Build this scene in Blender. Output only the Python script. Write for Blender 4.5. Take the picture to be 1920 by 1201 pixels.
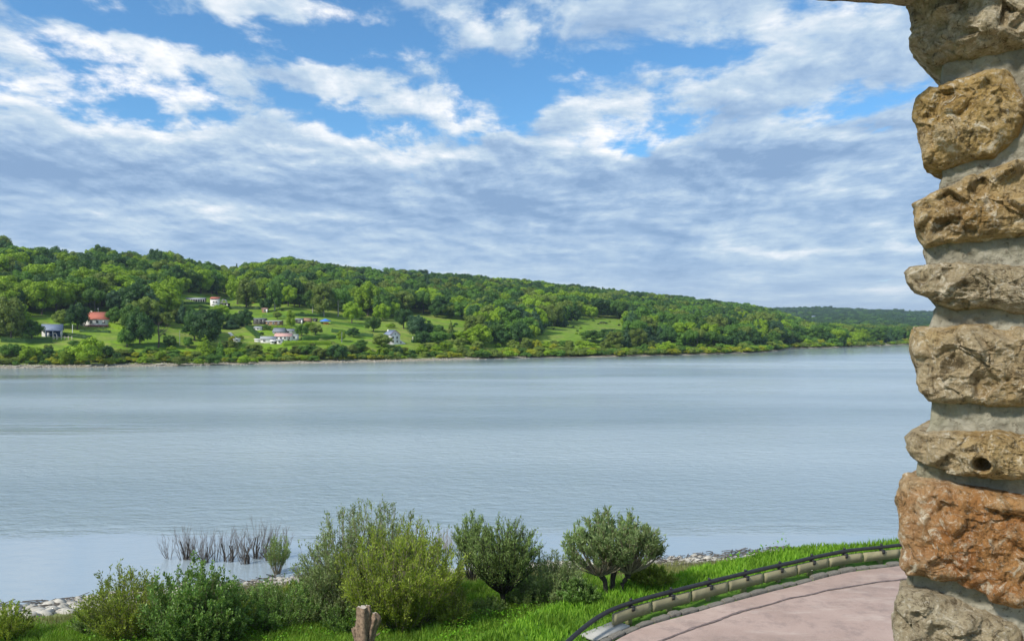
import bpy, math, random
import numpy as np
from mathutils import Vector, Matrix, noise as mnoise
R = math.radians
random.seed(7); rng = np.random.default_rng(7)
S = bpy.context.scene
COL = S.collection
for o in list(bpy.data.objects): bpy.data.objects.remove(o)

# ------------------------------------------------------------------ camera
F = 1507.0; CX = 960.0; Y0 = 618.0; EYE = 14.0        # pixels of the 1920 wide photograph; eye height over the water
cam_d = bpy.data.cameras.new('camera'); cam = bpy.data.objects.new('camera', cam_d); COL.objects.link(cam)
cam.location = (0, 0, EYE); cam.rotation_euler = (R(90), 0, 0)
cam_d.sensor_width = 36; cam_d.lens = F/1920*36; cam_d.shift_y = (Y0-600.5)/1920
cam_d.clip_start = 0.05; cam_d.clip_end = 30000
S.camera = cam
# ------------------------------------------------------------------ sun
SUN = Vector((-0.62, -0.50, 0.72)).normalized()
sd = bpy.data.lights.new('sun', 'SUN'); sun = bpy.data.objects.new('sun', sd); COL.objects.link(sun)
sd.energy = 3.9; sd.angle = R(7); sd.color = (1.0, 0.95, 0.86)
sun.rotation_euler = SUN.to_track_quat('Z', 'Y').to_euler()
S.view_settings.view_transform = 'Standard'; S.view_settings.look = 'None'
S.view_settings.exposure = 0.18; S.view_settings.gamma = 1.0; S.view_settings.use_curve_mapping = False
S.cycles.max_bounces = 6; S.cycles.transparent_max_bounces = 4; S.cycles.volume_bounces = 0
S.cycles.diffuse_bounces = 3

# ------------------------------------------------------------------ node helper
class NT:
    def __init__(s, tree): s.t = tree; s.n = tree.nodes; s.l = tree.links
    def node(s, typ, **kw):
        n = s.n.new(typ)
        for k, v in kw.items(): setattr(n, k, v)
        return n
    def put(s, sock, v):
        if v is None: return
        if hasattr(v, 'links') or isinstance(v, bpy.types.NodeSocket): s.l.new(v, sock)
        else:
            if sock.type == 'RGBA' and len(v) == 3: v = (*v, 1)
            sock.default_value = v
    def math(s, op, a, b=None, c=None, clamp=False):
        n = s.node('ShaderNodeMath', operation=op, use_clamp=clamp)
        s.put(n.inputs[0], a); s.put(n.inputs[1], b); s.put(n.inputs[2], c); return n.outputs[0]
    def vmath(s, op, a, b=None):
        n = s.node('ShaderNodeVectorMath', operation=op)
        s.put(n.inputs[0], a)
        if b is not None: s.put(n.inputs[1], b)
        return n.outputs['Value'] if op in ('LENGTH', 'DOT_PRODUCT', 'DISTANCE') else n.outputs[0]
    def xyz(s, x, y, z):
        n = s.node('ShaderNodeCombineXYZ'); s.put(n.inputs[0], x); s.put(n.inputs[1], y); s.put(n.inputs[2], z); return n.outputs[0]
    def sep(s, v):
        n = s.node('ShaderNodeSeparateXYZ'); s.put(n.inputs[0], v); return n.outputs
    def noise(s, vec, scale, detail=4, rough=0.5, dist=0.0):
        n = s.node('ShaderNodeTexNoise'); s.put(n.inputs['Vector'], vec); n.inputs['Scale'].default_value = scale
        n.inputs['Detail'].default_value = detail; n.inputs['Roughness'].default_value = rough
        n.inputs['Distortion'].default_value = dist; return n.outputs['Fac']
    def maprange(s, v, a, b, c=0.0, d=1.0, smooth=True):
        n = s.node('ShaderNodeMapRange', interpolation_type='SMOOTHSTEP' if smooth else 'LINEAR')
        s.put(n.inputs[0], v); s.put(n.inputs[1], a); s.put(n.inputs[2], b); s.put(n.inputs[3], c); s.put(n.inputs[4], d)
        return n.outputs[0]
    def mix(s, f, a, b, typ='MIX'):
        n = s.node('ShaderNodeMix', data_type='RGBA', blend_type=typ)
        s.put(n.inputs[0], f); s.put(n.inputs[6], a); s.put(n.inputs[7], b); return n.outputs[2]
    def ramp(s, f, stops):
        n = s.node('ShaderNodeValToRGB'); e = n.color_ramp.elements
        while len(e) < len(stops): e.new(0.5)
        for i, (p, c) in enumerate(stops): e[i].position = p; e[i].color = (*c, 1)
        s.put(n.inputs[0], f); return n.outputs[0]

# ------------------------------------------------------------------ world: Nishita sky with a layer of clouds over it
W = bpy.data.worlds.new('World'); S.world = W; W.use_nodes = True
t = NT(W.node_tree); t.n.clear()
sky = t.node('ShaderNodeTexSky', sky_type='NISHITA'); sky.sun_disc = False
sky.sun_elevation = math.asin(SUN.z); sky.sun_rotation = math.atan2(SUN.x, SUN.y) % (2*math.pi)
sky.air_density = 1.0; sky.dust_density = 0.3; sky.ozone_density = 2.5
d = t.node('ShaderNodeTexCoord').outputs['Generated']
dx, dy, dz = t.sep(d)
az = t.math('ARCTAN2', dx, dy); el = t.math('ARCSINE', dz)
elc = t.math('MAXIMUM', el, 0.0)
zz = t.math('ADD', t.math('MAXIMUM', dz, 0.0), 0.12)
u = t.math('DIVIDE', dx, zz); v = t.math('DIVIDE', dy, zz)
P = t.xyz(t.math('MULTIPLY', u, 1.1), t.math('MULTIPLY', v, .78), 0.0)
warp = t.node('ShaderNodeTexNoise'); t.put(warp.inputs['Vector'], P); warp.inputs['Scale'].default_value = 0.9; warp.inputs['Detail'].default_value = 3
Pw = t.vmath('ADD', P, t.vmath('MULTIPLY', t.vmath('SUBTRACT', warp.outputs['Color'], (0.5, 0.5, 0.5)), (0.45, 0.22, 0)))
n_big = t.noise(Pw, 0.33, 2, 0.5)
n_mid = t.noise(Pw, 2.9, 9, 0.60)
n_up = t.noise(t.vmath('ADD', Pw, (0.03, -0.06, 0)), 2.9, 9, 0.60)
relief = t.math('SUBTRACT', n_mid, n_up)
AE = t.xyz(az, t.math('MULTIPLY', el, 1.0), 0.0)
wn = t.node('ShaderNodeTexNoise'); t.put(wn.inputs['Vector'], t.xyz(az, t.math('MULTIPLY', el, 2.2), 3.0)); wn.inputs['Scale'].default_value = 9; wn.inputs['Detail'].default_value = 5
AEw = t.vmath('ADD', AE, t.vmath('MULTIPLY', t.vmath('SUBTRACT', wn.outputs['Color'], (0.5, 0.5, 0.5)), (0.11, 0.06, 0)))
def pix_az(px): return math.atan((px-CX)/F)
def pix_el(px, py): return math.atan((Y0-py)/math.hypot(F, px-CX))
def blob(px, py, rx, ry, amp, inner=0.0):
    c = (pix_az(px), pix_el(px, py), 0)
    q = t.vmath('MULTIPLY', t.vmath('SUBTRACT', AEw, c), (F/rx, F/ry, 0))
    return t.math('MULTIPLY', t.maprange(t.vmath('LENGTH', q), inner, 1.0, 1.0, 0.0), amp)
def total(lst):
    a = lst[0]
    for b in lst[1:]: a = t.math('ADD', a, b)
    return a
# coverage: open blue lanes (negative) and clouds seen in the photograph (positive)
lanes = [blob(330, 60, 200, 28, -.3), blob(60, 185, 160, 18, -.2), blob(1000, 150, 420, 110, -.30), blob(560, 75, 420, 60, -.24), blob(900, 240, 330, 55, -.30), blob(200, 20, 260, 35, -.25),
         blob(1330, 110, 260, 60, -.30), blob(620, 225, 180, 45, -.30), blob(215, 165, 220, 30, -.16), blob(100, 110, 260, 40, -.10),
         blob(1510, 75, 150, 45, -.22), blob(1180, 280, 220, 30, -.16)]
puffs = [blob(625, 158, 170, 48, .70, .2), blob(850, 205, 170, 34, .60, .1), blob(935, 250, 70, 22, .4), blob(180, 75, 260, 55, .48), blob(440, 130, 150, 30, .35), blob(900, 30, 360, 75, .22), blob(470, 5, 200, 35, .4),
         blob(1130, 85, 130, 35, .32), blob(1060, 225, 90, 45, .35), blob(1480, 150, 330, 120, .28), blob(1300, 130, 130, 40, .3),
         blob(1250, 15, 420, 60, .28), blob(700, 90, 110, 30, .22), blob(1640, 60, 260, 110, .25)]
low = t.maprange(el, 0.262, 0.17, 0.0, 0.9)
back = t.maprange(t.math('ABSOLUTE', az), 0.55, 0.9, 0.0, 0.10)
cov = t.math('ADD', t.math('ADD', t.math('MULTIPLY', t.math('SUBTRACT', n_mid, 0.5), 3.7), t.math('MULTIPLY', t.math('SUBTRACT', n_big, 0.5), 0.8)),
             t.math('ADD', t.math('ADD', total(lanes), total(puffs)), t.math('ADD', t.math('ADD', low, back), 0.17)))
alpha = t.maprange(cov, -0.14, 0.42)
thick = t.maprange(cov, 0.15, 0.75)
# streaky light and dark in the cloud sheet, stretched along the horizon by the flat layer
n_sh = t.noise(t.vmath('ADD', Pw, (31.0, 4.0, 0)), 1.7, 9, 0.60)
n_el = t.noise(t.xyz(t.math('MULTIPLY', az, 3.2), t.math('MULTIPLY', el, 17.0), 0.0), 1.5, 9, 0.62, 0.5)
brights = [blob(130, 210, 420, 75, .22), blob(330, 175, 200, 40, .25), blob(690, 262, 260, 50, .34), blob(870, 290, 180, 26, .3), blob(625, 155, 150, 50, .4), blob(850, 200, 130, 35, .3),
           blob(1130, 260, 200, 40, .25), blob(1500, 470, 180, 20, .42), blob(1690, 470, 90, 18, .4), blob(1060, 372, 110, 14, .22), blob(1650, 545, 330, 18, .22),
           blob(180, 90, 200, 50, .2), blob(1430, 130, 160, 60, .2), blob(330, 410, 200, 18, .16), blob(100, 435, 260, 18, .12), blob(690, 470, 200, 14, .16)]
darks = [blob(900, 385, 460, 60, -.34), blob(180, 330, 480, 65, -.24), blob(1450, 310, 480, 65, -.25), blob(1100, 350, 330, 40, -.16), blob(540, 330, 200, 25, -.12),
         blob(1250, 430, 420, 30, -.12), blob(500, 440, 500, 35, -.06), blob(1100, 500, 400, 20, -.1)]
lum = t.math('ADD', t.math('ADD', t.math('MULTIPLY', n_sh, 1.55), t.math('MULTIPLY', n_el, 1.05)), t.math('ADD', t.math('MULTIPLY', total(brights), 1.15), t.math('MULTIPLY', total(darks), 1.45)))
lum = t.math('ADD', t.math('SUBTRACT', lum, t.math('MULTIPLY', thick, 0.16)), t.math('MULTIPLY', relief, t.maprange(el, .05, .22, .8, 2.6)))
ccol = t.ramp(t.maprange(lum, 0.66, 1.84, smooth=False), [(0.0, (.235, .36, .56)), (0.3, (.345, .48, .67)), (0.55, (.50, .625, .755)), (0.78, (.73, .795, .86)), (1.0, (.97, .97, .98))])
hz = t.maprange(el, 0.10, 0.0, 0.0, 0.5)
ccol = t.mix(hz, ccol, (.56, .67, .80))
skyc = t.mix(1.0, sky.outputs[0], (.66, 1.06, 1.26), 'MULTIPLY')
bg1 = t.node('ShaderNodeBackground'); t.put(bg1.inputs[0], skyc); bg1.inputs[1].default_value = 0.12
bg2 = t.node('ShaderNodeBackground'); t.put(bg2.inputs[0], ccol); bg2.inputs[1].default_value = 1.0
ms = t.node('ShaderNodeMixShader'); t.put(ms.inputs[0], t.math('MULTIPLY', alpha, 0.97)); t.l.new(bg1.outputs[0], ms.inputs[1]); t.l.new(bg2.outputs[0], ms.inputs[2])
wo = t.node('ShaderNodeOutputWorld'); t.l.new(ms.outputs[0], wo.inputs[0])

# ------------------------------------------------------------------ materials
def new_mat(name):
    m = bpy.data.materials.new(name); m.use_nodes = True; t = NT(m.node_tree)
    b = t.n['Principled BSDF']; return m, t, b
def mat_plain(name, col, rough=0.7, var=0.25, scale=3.0, bump=0.0, metal=0.0, coords='Object'):
    m, t, b = new_mat(name)
    c = t.node('ShaderNodeTexCoord').outputs[coords]
    n = t.noise(c, scale, 6, 0.6)
    dark = tuple(x*(1-var) for x in col); lite = tuple(min(1, x*(1+var*.7)) for x in col)
    t.put(b.inputs['Base Color'], t.ramp(n, [(0.25, dark), (0.75, lite)]))
    b.inputs['Roughness'].default_value = rough; b.inputs['Metallic'].default_value = metal
    if bump:
        bp = t.node('ShaderNodeBump'); bp.inputs['Strength'].default_value = bump; bp.inputs['Distance'].default_value = 0.02
        t.put(bp.inputs['Height'], t.noise(c, scale*4, 6, 0.65)); t.l.new(bp.outputs[0], b.inputs['Normal'])
    return m
def mat_leaf(name, a, bcol, trans=0.3, objvar=0.35, rough=0.55, nscale=0.0):
    m, t, b = new_mat(name)
    g = t.node('ShaderNodeNewGeometry').outputs['Random Per Island']
    oi = t.node('ShaderNodeObjectInfo').outputs['Random']
    c = t.mix(g, a, bcol)
    k = t.math('ADD', t.math('MULTIPLY', oi, objvar), 1-objvar/2)
    if nscale:
        nn = t.noise(t.node('ShaderNodeNewGeometry').outputs['Position'], nscale, 3, 0.5)
        k = t.math('MULTIPLY', k, t.maprange(nn, 0.3, 0.7, 0.72, 1.28))
    c = t.mix(1.0, c, t.xyz(k, k, t.math('MULTIPLY', k, 1.0)), 'MULTIPLY')
    t.put(b.inputs['Base Color'], c); b.inputs['Roughness'].default_value = rough
    b.inputs['Specular IOR Level'].default_value = 0.25
    tr = t.node('ShaderNodeBsdfTranslucent'); t.put(tr.inputs[0], t.mix(1.0, c, (1.25, 1.2, .7), 'MULTIPLY'))
    mx = t.node('ShaderNodeMixShader'); mx.inputs[0].default_value = trans
    t.l.new(b.outputs[0], mx.inputs[1]); t.l.new(tr.outputs[0], mx.inputs[2])
    t.l.new(mx.outputs[0], t.n['Material Output'].inputs[0])
    return m
TONES = {
 'dark':   mat_leaf('foliage_dark', (.042, .105, .025), (.075, .16, .034), objvar=.55),
 'mid':    mat_leaf('foliage_mid', (.085, .185, .026), (.140, .265, .038), objvar=.55),
 'olive':  mat_leaf('foliage_olive', (.150, .215, .034), (.220, .29, .052), objvar=.5),
 'bright': mat_leaf('foliage_bright', (.20, .32, .016), (.29, .43, .028), objvar=.4),
 'yellow': mat_leaf('foliage_yellow', (.28, .32, .016), (.37, .40, .030), objvar=.3),
 'blue':   mat_leaf('foliage_blue', (.045, .105, .045), (.078, .155, .062), objvar=.5),
}
M_bark = mat_plain('bark', (.11, .09, .07), 0.9, 0.5, 6, 0.5)
M_palebark = mat_plain('pale_bark', (.42, .40, .35), 0.85, 0.4, 4, 0.3)
M_darkbark = mat_plain('dark_bark', (.045, .038, .03), 0.9, 0.5, 8, 0.6)
M_deadwood = mat_plain('dead_wood', (.16, .135, .115), 0.9, 0.4, 6, 0.5)
M_white = mat_plain('white_render', (.80, .78, .75), 0.8, 0.08, 1.2)
M_cream = mat_plain('cream_render', (.72, .62, .50), 0.8, 0.15, 1.5)
M_redroof = mat_plain('red_tiles', (.45, .135, .085), 0.8, 0.3, 2.5)
M_slate = mat_plain('slate', (.20, .24, .33), 0.6, 0.2, 2)
M_greyroof = mat_plain('grey_felt', (.20, .22, .25), 0.7, 0.2, 2)
M_bluewall = mat_plain('blue_boards', (.025, .055, .13), 0.6, 0.2, 2)
M_darkwood = mat_plain('dark_boards', (.05, .045, .04), 0.8, 0.3, 3)
M_brown = mat_plain('brown_boards', (.30, .17, .10), 0.8, 0.3, 3)
M_red = mat_plain('red_boards', (.35, .07, .055), 0.7, 0.2, 3)
M_pink = mat_plain('pink_tiles', (.62, .36, .31), 0.8, 0.25, 3)
M_blue = mat_plain('blue_canvas', (.05, .20, .65), 0.6, 0.15, 2)
M_orange = mat_plain('orange_canvas', (.70, .28, .06), 0.6, 0.15, 2)
M_greyboard = mat_plain('grey_boards', (.35, .37, .38), 0.7, 0.2, 3)
M_metal = mat_plain('galvanised', (.45, .47, .48), 0.4, 0.1, 3, metal=0.4)
def mat_glass():
    m, t, b = new_mat('window_glass'); b.inputs['Base Color'].default_value = (.02, .025, .03, 1); b.inputs['Roughness'].default_value = 0.08; return m
M_glass = mat_glass()
M_black = mat_plain('black_hide', (.02, .018, .016), 0.8, 0.3, 3)

# ------------------------------------------------------------------ object helpers
def tag(o, label=None, cat=None, group=None, kind=None):
    if label: o['label'] = label
    if cat: o['category'] = cat
    if group: o['group'] = group
    if kind: o['kind'] = kind
    return o
def empty(name, loc=(0, 0, 0), rz=0.0, scale=(1, 1, 1), parent=None):
    o = bpy.data.objects.new(name, None); COL.objects.link(o); o.location = loc; o.rotation_euler = (0, 0, rz); o.scale = scale
    o.empty_display_size = 0.2
    if parent: o.parent = parent
    return o
def link(name, me, parent=None, loc=(0, 0, 0), rot=(0, 0, 0), scale=(1, 1, 1)):
    o = bpy.data.objects.new(name, me); COL.objects.link(o); o.location = loc; o.rotation_euler = rot; o.scale = scale
    if parent: o.parent = parent
    return o
def mesh_np(name, V, faces, mat, smooth=False):
    """V (n,3); faces: list of (m,k) int arrays"""
    me = bpy.data.meshes.new(name); V = np.asarray(V, dtype=np.float32)
    if not isinstance(faces, (list, tuple)): faces = [faces]
    faces = [np.asarray(f, dtype=np.int32) for f in faces if len(f)]
    me.vertices.add(len(V)); me.vertices.foreach_set('co', V.ravel())
    tot = np.concatenate([np.full(len(f), f.shape[1], np.int32) for f in faces]); idx = np.concatenate([f.ravel() for f in faces])
    me.loops.add(len(idx)); me.loops.foreach_set('vertex_index', idx)
    me.polygons.add(len(tot)); st = np.concatenate([[0], np.cumsum(tot)[:-1]]).astype(np.int32)
    me.polygons.foreach_set('loop_start', st); me.polygons.foreach_set('loop_total', tot)
    if smooth: me.polygons.foreach_set('use_smooth', np.ones(len(tot), dtype=bool))
    me.materials.append(mat) if mat else None
    me.update(calc_edges=True); me.validate() if False else None
    return me
class MB:
    def __init__(s): s.v = []; s.f = {3: [], 4: []}; s.n = 0
    def add(s, V, Fc):
        V = np.asarray(V, float); Fc = np.asarray(Fc, int)
        if len(Fc): s.f.setdefault(Fc.shape[1], []).append(Fc+s.n)
        s.v.append(V); s.n += len(V); return s
    def box(s, x0, x1, y0, y1, z0, z1):
        V = [(x, y, z) for z in (z0, z1) for y in (y0, y1) for x in (x0, x1)]
        return s.add(V, [(0, 2, 3, 1), (4, 5, 7, 6), (0, 1, 5, 4), (2, 6, 7, 3), (0, 4, 6, 2), (1, 3, 7, 5)])
    def poly(s, V, Fc):
        for f in Fc: s.f.setdefault(len(f), []).append(np.array([f])+s.n)
        s.v.append(np.asarray(V, float)); s.n += len(V); return s
    def tubes(s, pts, rad, k=5, cap=False):
        V, Q = tubes_np(pts, rad, k); return s.add(V, Q)
    def mesh(s, name, mat, smooth=False):
        return mesh_np(name, np.concatenate(s.v), [np.concatenate(x) for x in s.f.values() if x], mat, smooth)
def unit(a): return a/np.maximum(np.linalg.norm(a, axis=-1, keepdims=True), 1e-9)
def tubes_np(pts, rad, k=4):
    pts = np.asarray(pts, float); rad = np.asarray(rad, float)
    if pts.ndim == 2: pts = pts[None]; rad = rad[None]
    T, n, _ = pts.shape
    tan = np.gradient(pts, axis=1); tan = unit(tan)
    ref = np.where(np.abs(tan[..., 2:3]) > .9, np.array([1., 0, 0]), np.array([0, 0, 1.]))
    a = unit(np.cross(tan, ref)); b = np.cross(tan, a)
    ang = np.arange(k)*2*np.pi/k
    V = pts[:, :, None, :]+rad[:, :, None, None]*(np.cos(ang)[None, None, :, None]*a[:, :, None, :]+np.sin(ang)[None, None, :, None]*b[:, :, None, :])
    i = np.arange(T)[:, None, None]*n*k; j = np.arange(n-1)[None, :, None]*k; q = np.arange(k)[None, None, :]; q2 = (q+1) % k
    Q = np.stack([i+j+q, i+j+q2, i+j+k+q2, i+j+k+q], -1).reshape(-1, 4)
    return V.reshape(-1, 3), Q
def leaves_np(P, A, L, Wd, fold=0.0):
    """rhombus leaves at P along A"""
    N = len(P); A = unit(A); r = unit(np.cross(A, rng.normal(size=(N, 3))))
    L = np.broadcast_to(L, (N,))[:, None]; Wd = np.broadcast_to(Wd, (N,))[:, None]
    V = np.stack([P, P+A*L*.45+r*Wd*.5, P+A*L, P+A*L*.45-r*Wd*.5], 1).reshape(-1, 3)
    return V, np.arange(N*4).reshape(N, 4)
def rand_dir(n): return unit(rng.normal(size=(n, 3)))

# value noise in numpy (for terrain and lumps)
def vnoise(P, seed=0):
    P = np.asarray(P, float); i = np.floor(P).astype(np.int64); f = P-i; f = f*f*(3-2*f)
    def h(ix, iy, iz):
        n = (ix*374761393+iy*668265263+iz*2147483647+seed*974634777) & 0xffffffff
        n = ((n ^ (n >> 13))*1274126177) & 0xffffffff; n = n ^ (n >> 16)
        return (n & 0xffff)/65535.0
    x, y, z = i[..., 0], i[..., 1], i[..., 2]; fx, fy, fz = f[..., 0], f[..., 1], f[..., 2]
    def lerp(a, b, w): return a+(b-a)*w
    c = [[lerp(h(x, y+b, z+c_), h(x+1, y+b, z+c_), fx) for b in (0, 1)] for c_ in (0, 1)]
    return lerp(lerp(c[0][0], c[0][1], fy), lerp(c[1][0], c[1][1], fy), fz)*2-1
def fbm(P, oct=4, seed=0, gain=.5, ridged=False):
    P = np.asarray(P, float); a = 1.; s = 0.; tot = 0.
    for o in range(oct):
        n = vnoise(P, seed+o*17)
        if ridged: n = 1-2*np.abs(n)
        s = s+a*n; tot += a; a *= gain; P = P*2.03+11.3
    return s/tot

# ------------------------------------------------------------------ terrain of the far bank
SHX = [-900, 0, 150, 300, 450, 640, 760, 900, 1000, 1150, 1300, 1400, 1440, 1462, 1480, 1490, 1560, 1650, 1740, 1920, 2600]
SHY = [691, 690, 688.5, 686, 683.5, 679.5, 677, 673, 670.5, 668.5, 665, 661.5, 659.5, 657, 654, 652.5, 651.5, 648, 644.5, 640, 634]
SHD = [EYE*F/(y-Y0) for y in SHY]
SKX = [-900, -200, 0, 100, 200, 300, 380, 430, 470, 540, 600, 700, 800, 900, 1000, 1100, 1200, 1300, 1400, 1450, 1520, 1700, 2600]
SKY = [440, 445, 456, 472, 474, 480, 496, 506, 498, 488, 497, 508, 515, 522, 530, 541, 552, 562, 573, 582, 606, 612, 612]
RDD = [560, 560, 580, 610, 640, 660, 690, 740, 800, 860, 880, 930, 990, 1060, 1130, 1220, 1310, 1410, 1500, 1520, 1300, 1300, 1500]
TREE = 15.0
RHT = [EYE+(Y0-y)/F*d-TREE for y, d in zip(SKY, RDD)]
FSX = [1200, 1350, 1450, 1500, 1560, 1600, 1680, 1740, 1900, 2600]
FSY = [600, 585, 576, 574, 576, 577.5, 579.5, 583, 588, 590]
def far_h(x, y):
    x = np.asarray(x, float); y = np.maximum(np.asarray(y, float), 1.0)
    px = CX+F*x/y
    ds = np.interp(px, SHX, SHD)+2.5*vnoise(np.stack([x/14, y/60, 0*x], -1), 5)*np.clip(y/500, 0, 1.5)
    dr = np.interp(px, SKX, RDD); hr = np.interp(px, SKX, RHT)
    o = y-ds
    tt = np.clip(o/(dr-ds), 0, 1)
    main = hr*(1-(1-tt)**1.5)
    beach = np.clip(o*0.055, -4, 0.9)
    ramp = np.clip((o-9)/30, 0, 1)
    h = np.where(o < 9, beach, beach+(main-beach)*ramp*ramp*(3-2*ramp))
    h = h+ramp*2.2*fbm(np.stack([x/70, y/70, 0*x], -1), 3, 3)*np.clip(o/60, 0, 1)
    hf = np.interp(px, FSX, [EYE+(Y0-q)/F*2800-TREE for q in FSY])
    tf = np.clip((y-1150)/(2800-1150), 0, 1)
    far = hf*(tf**1.15)+4*fbm(np.stack([x/160, y/160, 0*x], -1), 2, 9)*tf
    far = np.where(px > 1300, far, far*np.clip((px-1150)/150, 0, 1))
    return np.maximum(h, np.where(y > 1150, far, -9))
def proj(x, y, z): return CX+F*x/y, Y0-F*(z-EYE)/y
def far_hit(px, py):
    ys = np.concatenate([np.arange(200, 900, .5), np.arange(900, 3200, 2.)])
    x = (px-CX)/F*ys; z = EYE+(Y0-py)/F*ys
    h = far_h(x, ys); k = np.nonzero((h >= z) & (h > 0.05))[0]
    if not len(k): k = [len(ys)-1]
    return float(x[k[0]]), float(ys[k[0]]), float(h[k[0]])

pxs = np.concatenate([np.arange(-500, 0, 20), np.arange(0, 1780, 6), np.arange(1780, 2400, 25)])
offs = np.concatenate([np.arange(-14, 40, 2.0), np.arange(40, 400, 7), np.arange(400, 1400, 25), np.arange(1400, 3600, 60)])
PX, OF = np.meshgrid(pxs, offs); DSg = np.interp(PX, SHX, SHD)
YY = DSg+OF; XX = (PX-CX)/F*YY; ZZ = far_h(XX, YY)
n1, n2 = PX.shape; ii = np.arange(n1-1)[:, None]*n2+np.arange(n2-1)[None, :]
Q = np.stack([ii, ii+1, ii+1+n2, ii+n2], -1).reshape(-1, 4)
def mat_hillside():
    m, t, b = new_mat('hillside_grass')
    g = t.node('ShaderNodeNewGeometry').outputs['Position']; x, y, z = t.sep(g)
    n = t.noise(g, 0.03, 6, 0.6); n2_ = t.noise(g, 0.35, 5, 0.65)
    c = t.ramp(n, [(0.3, (.12, .21, .014)), (0.5, (.18, .31, .02)), (0.62, (.24, .31, .05)), (0.75, (.14, .26, .018))])
    n9 = t.noise(t.vmath('MULTIPLY', g, (.05, .13, .2)), 1.0, 6, .65); c = t.mix(t.maprange(n9, .5, .62, 0, .75), c, (.25, .25, .075)); c = t.mix(t.maprange(n9, .47, .38, 0, .6), c, (.075, .15, .02)); c = t.mix(t.maprange(n2_, 0.42, 0.62, 0, .6), c, (.10, .15, .03))
    lowc = t.mix(n2_, (.10, .15, .025), (.19, .23, .05))
    c = t.mix(t.maprange(z, 1.6, 0.9), c, lowc)
    beach = t.ramp(t.noise(g, 0.5, 6, 0.7), [(0.3, (.15, .13, .09)), (0.55, (.31, .275, .20)), (0.75, (.44, .40, .32))])
    c = t.mix(t.maprange(t.math('ADD', z, t.math('MULTIPLY', t.math('SUBTRACT', n2_, .5), .5)), 0.75, 0.55), c, beach)
    t.put(b.inputs['Base Color'], c); b.inputs['Roughness'].default_value = 0.95; b.inputs['Specular IOR Level'].default_value = 0.1
    return m
M_hill = mat_hillside()
hill = link('hillside', mesh_np('hillside', np.stack([XX, YY, ZZ], -1).reshape(-1, 3), Q, M_hill, True)); tag(hill, kind='structure')

# lake bed / ground sheet to the horizon
M_bed = mat_plain('lake_bed_mud', (.10, .12, .08), 0.95, 0.3, 0.02, coords='Object')
o = link('ground', MB().box(-9000, 9000, -3000, 12000, -6.2, -5.0).mesh('ground', M_bed)); tag(o, kind='structure')

# water
def mat_water():
    m, t, b = new_mat('lake_water')
    g = t.node('ShaderNodeNewGeometry').outputs['Position']; x, y, z = t.sep(g)
    gs = t.vmath('MULTIPLY', g, (0.55, 1.0, 1.0))
    big = t.noise(t.vmath('MULTIPLY', g, (0.012, 0.035, 0)), 1.0, 4, 0.55)
    wide = t.noise(t.vmath('ADD', t.vmath('MULTIPLY', g, (0.004, 0.016, 0)), (3.1, 7.7, 0)), 1.0, 3, 0.5)
    # calm water inshore, wind ruffled further out (the edge of the wind patch is ragged)
    edge = t.math('ADD', y, t.math('MULTIPLY', t.math('SUBTRACT', t.noise(t.vmath('MULTIPLY', g, (.10, .35, 0)), 1.0, 5, .65), .5), 9.0))
    edge = t.math('SUBTRACT', edge, t.math('MULTIPLY', x, 0.02))
    ruff = t.maprange(edge, 54.5, 58.5, 0.10, 1.0)
    patch = t.maprange(big, 0.38, 0.62, 0.55, 1.0)
    k = t.math('MULTIPLY', ruff, patch)
    for (sx_, sy_, lx, ly) in ((-66, 114, 22, 7.0), (-150, 240, 60, 20)):
        q = t.vmath('LENGTH', t.vmath('MULTIPLY', t.vmath('SUBTRACT', t.vmath('ADD', t.xyz(x, y, 0), t.vmath('MULTIPLY', t.xyz(0, edge, 0), (0, .0, 0))), (sx_, sy_, 0)), (1/lx, 1/ly, 0)))
        q = t.math('ADD', q, t.math('MULTIPLY', t.math('SUBTRACT', t.noise(t.vmath('MULTIPLY', g, (.08, .4, 0)), 1.0, 4, .6), .5), 1.2))
        k = t.math('MULTIPLY', k, t.maprange(q, .2, 1.3, .10, 1.0))
    sh_ = t.math('SUBTRACT', y, t.math('ADD', t.math('MULTIPLY', x, .55), 396.0))
    k = t.math('MULTIPLY', k, t.maprange(t.math('ADD', sh_, t.math('MULTIPLY', t.math('SUBTRACT', big, .5), 120.0)), -95.0, -15.0, 1.0, .22))
    w1 = t.noise(gs, 3.6, 3, 0.6, 0.3); w2 = t.noise(gs, 1.15, 5, 0.65, 0.3); w3 = t.noise(t.vmath('MULTIPLY', g, (0.30, .50, 1)), 1.0, 3, 0.55, .3)
    hgt = t.math('ADD', t.math('MULTIPLY', w1, 0.07), t.math('ADD', t.math('MULTIPLY', w2, 0.34), t.math('MULTIPLY', w3, 0.16)))
    hgt = t.math('MULTIPLY', hgt, k)
    bp = t.node('ShaderNodeBump'); bp.inputs['Strength'].default_value = 1.0; bp.inputs['Distance'].default_value = 1.0
    t.put(bp.inputs['Height'], hgt); t.l.new(bp.outputs[0], b.inputs['Normal'])
    body = t.mix(t.maprange(wide, .35, .65), (.27, .34, .375), (.40, .47, .50))  # broad light and dark slicks put into the base colour, standing in for reflections
    body = t.mix(t.maprange(ruff, .1, 1.0), (.30, .36, .395), body); t.put(b.inputs['Base Color'], body)
    t.put(b.inputs['Roughness'], t.math('ADD', 0.05, t.math('MULTIPLY', k, 0.16)))
    b.inputs['IOR'].default_value = 1.42; b.inputs['Specular IOR Level'].default_value = 1.0
    return m
M_water = mat_water()
o = link('water', mesh_np('water', [(-4000, 20, 0), (7000, 20, 0), (7000, 6000, 0), (-4000, 6000, 0)], np.array([[0, 1, 2, 3]]), M_water)); tag(o, kind='structure')

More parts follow.
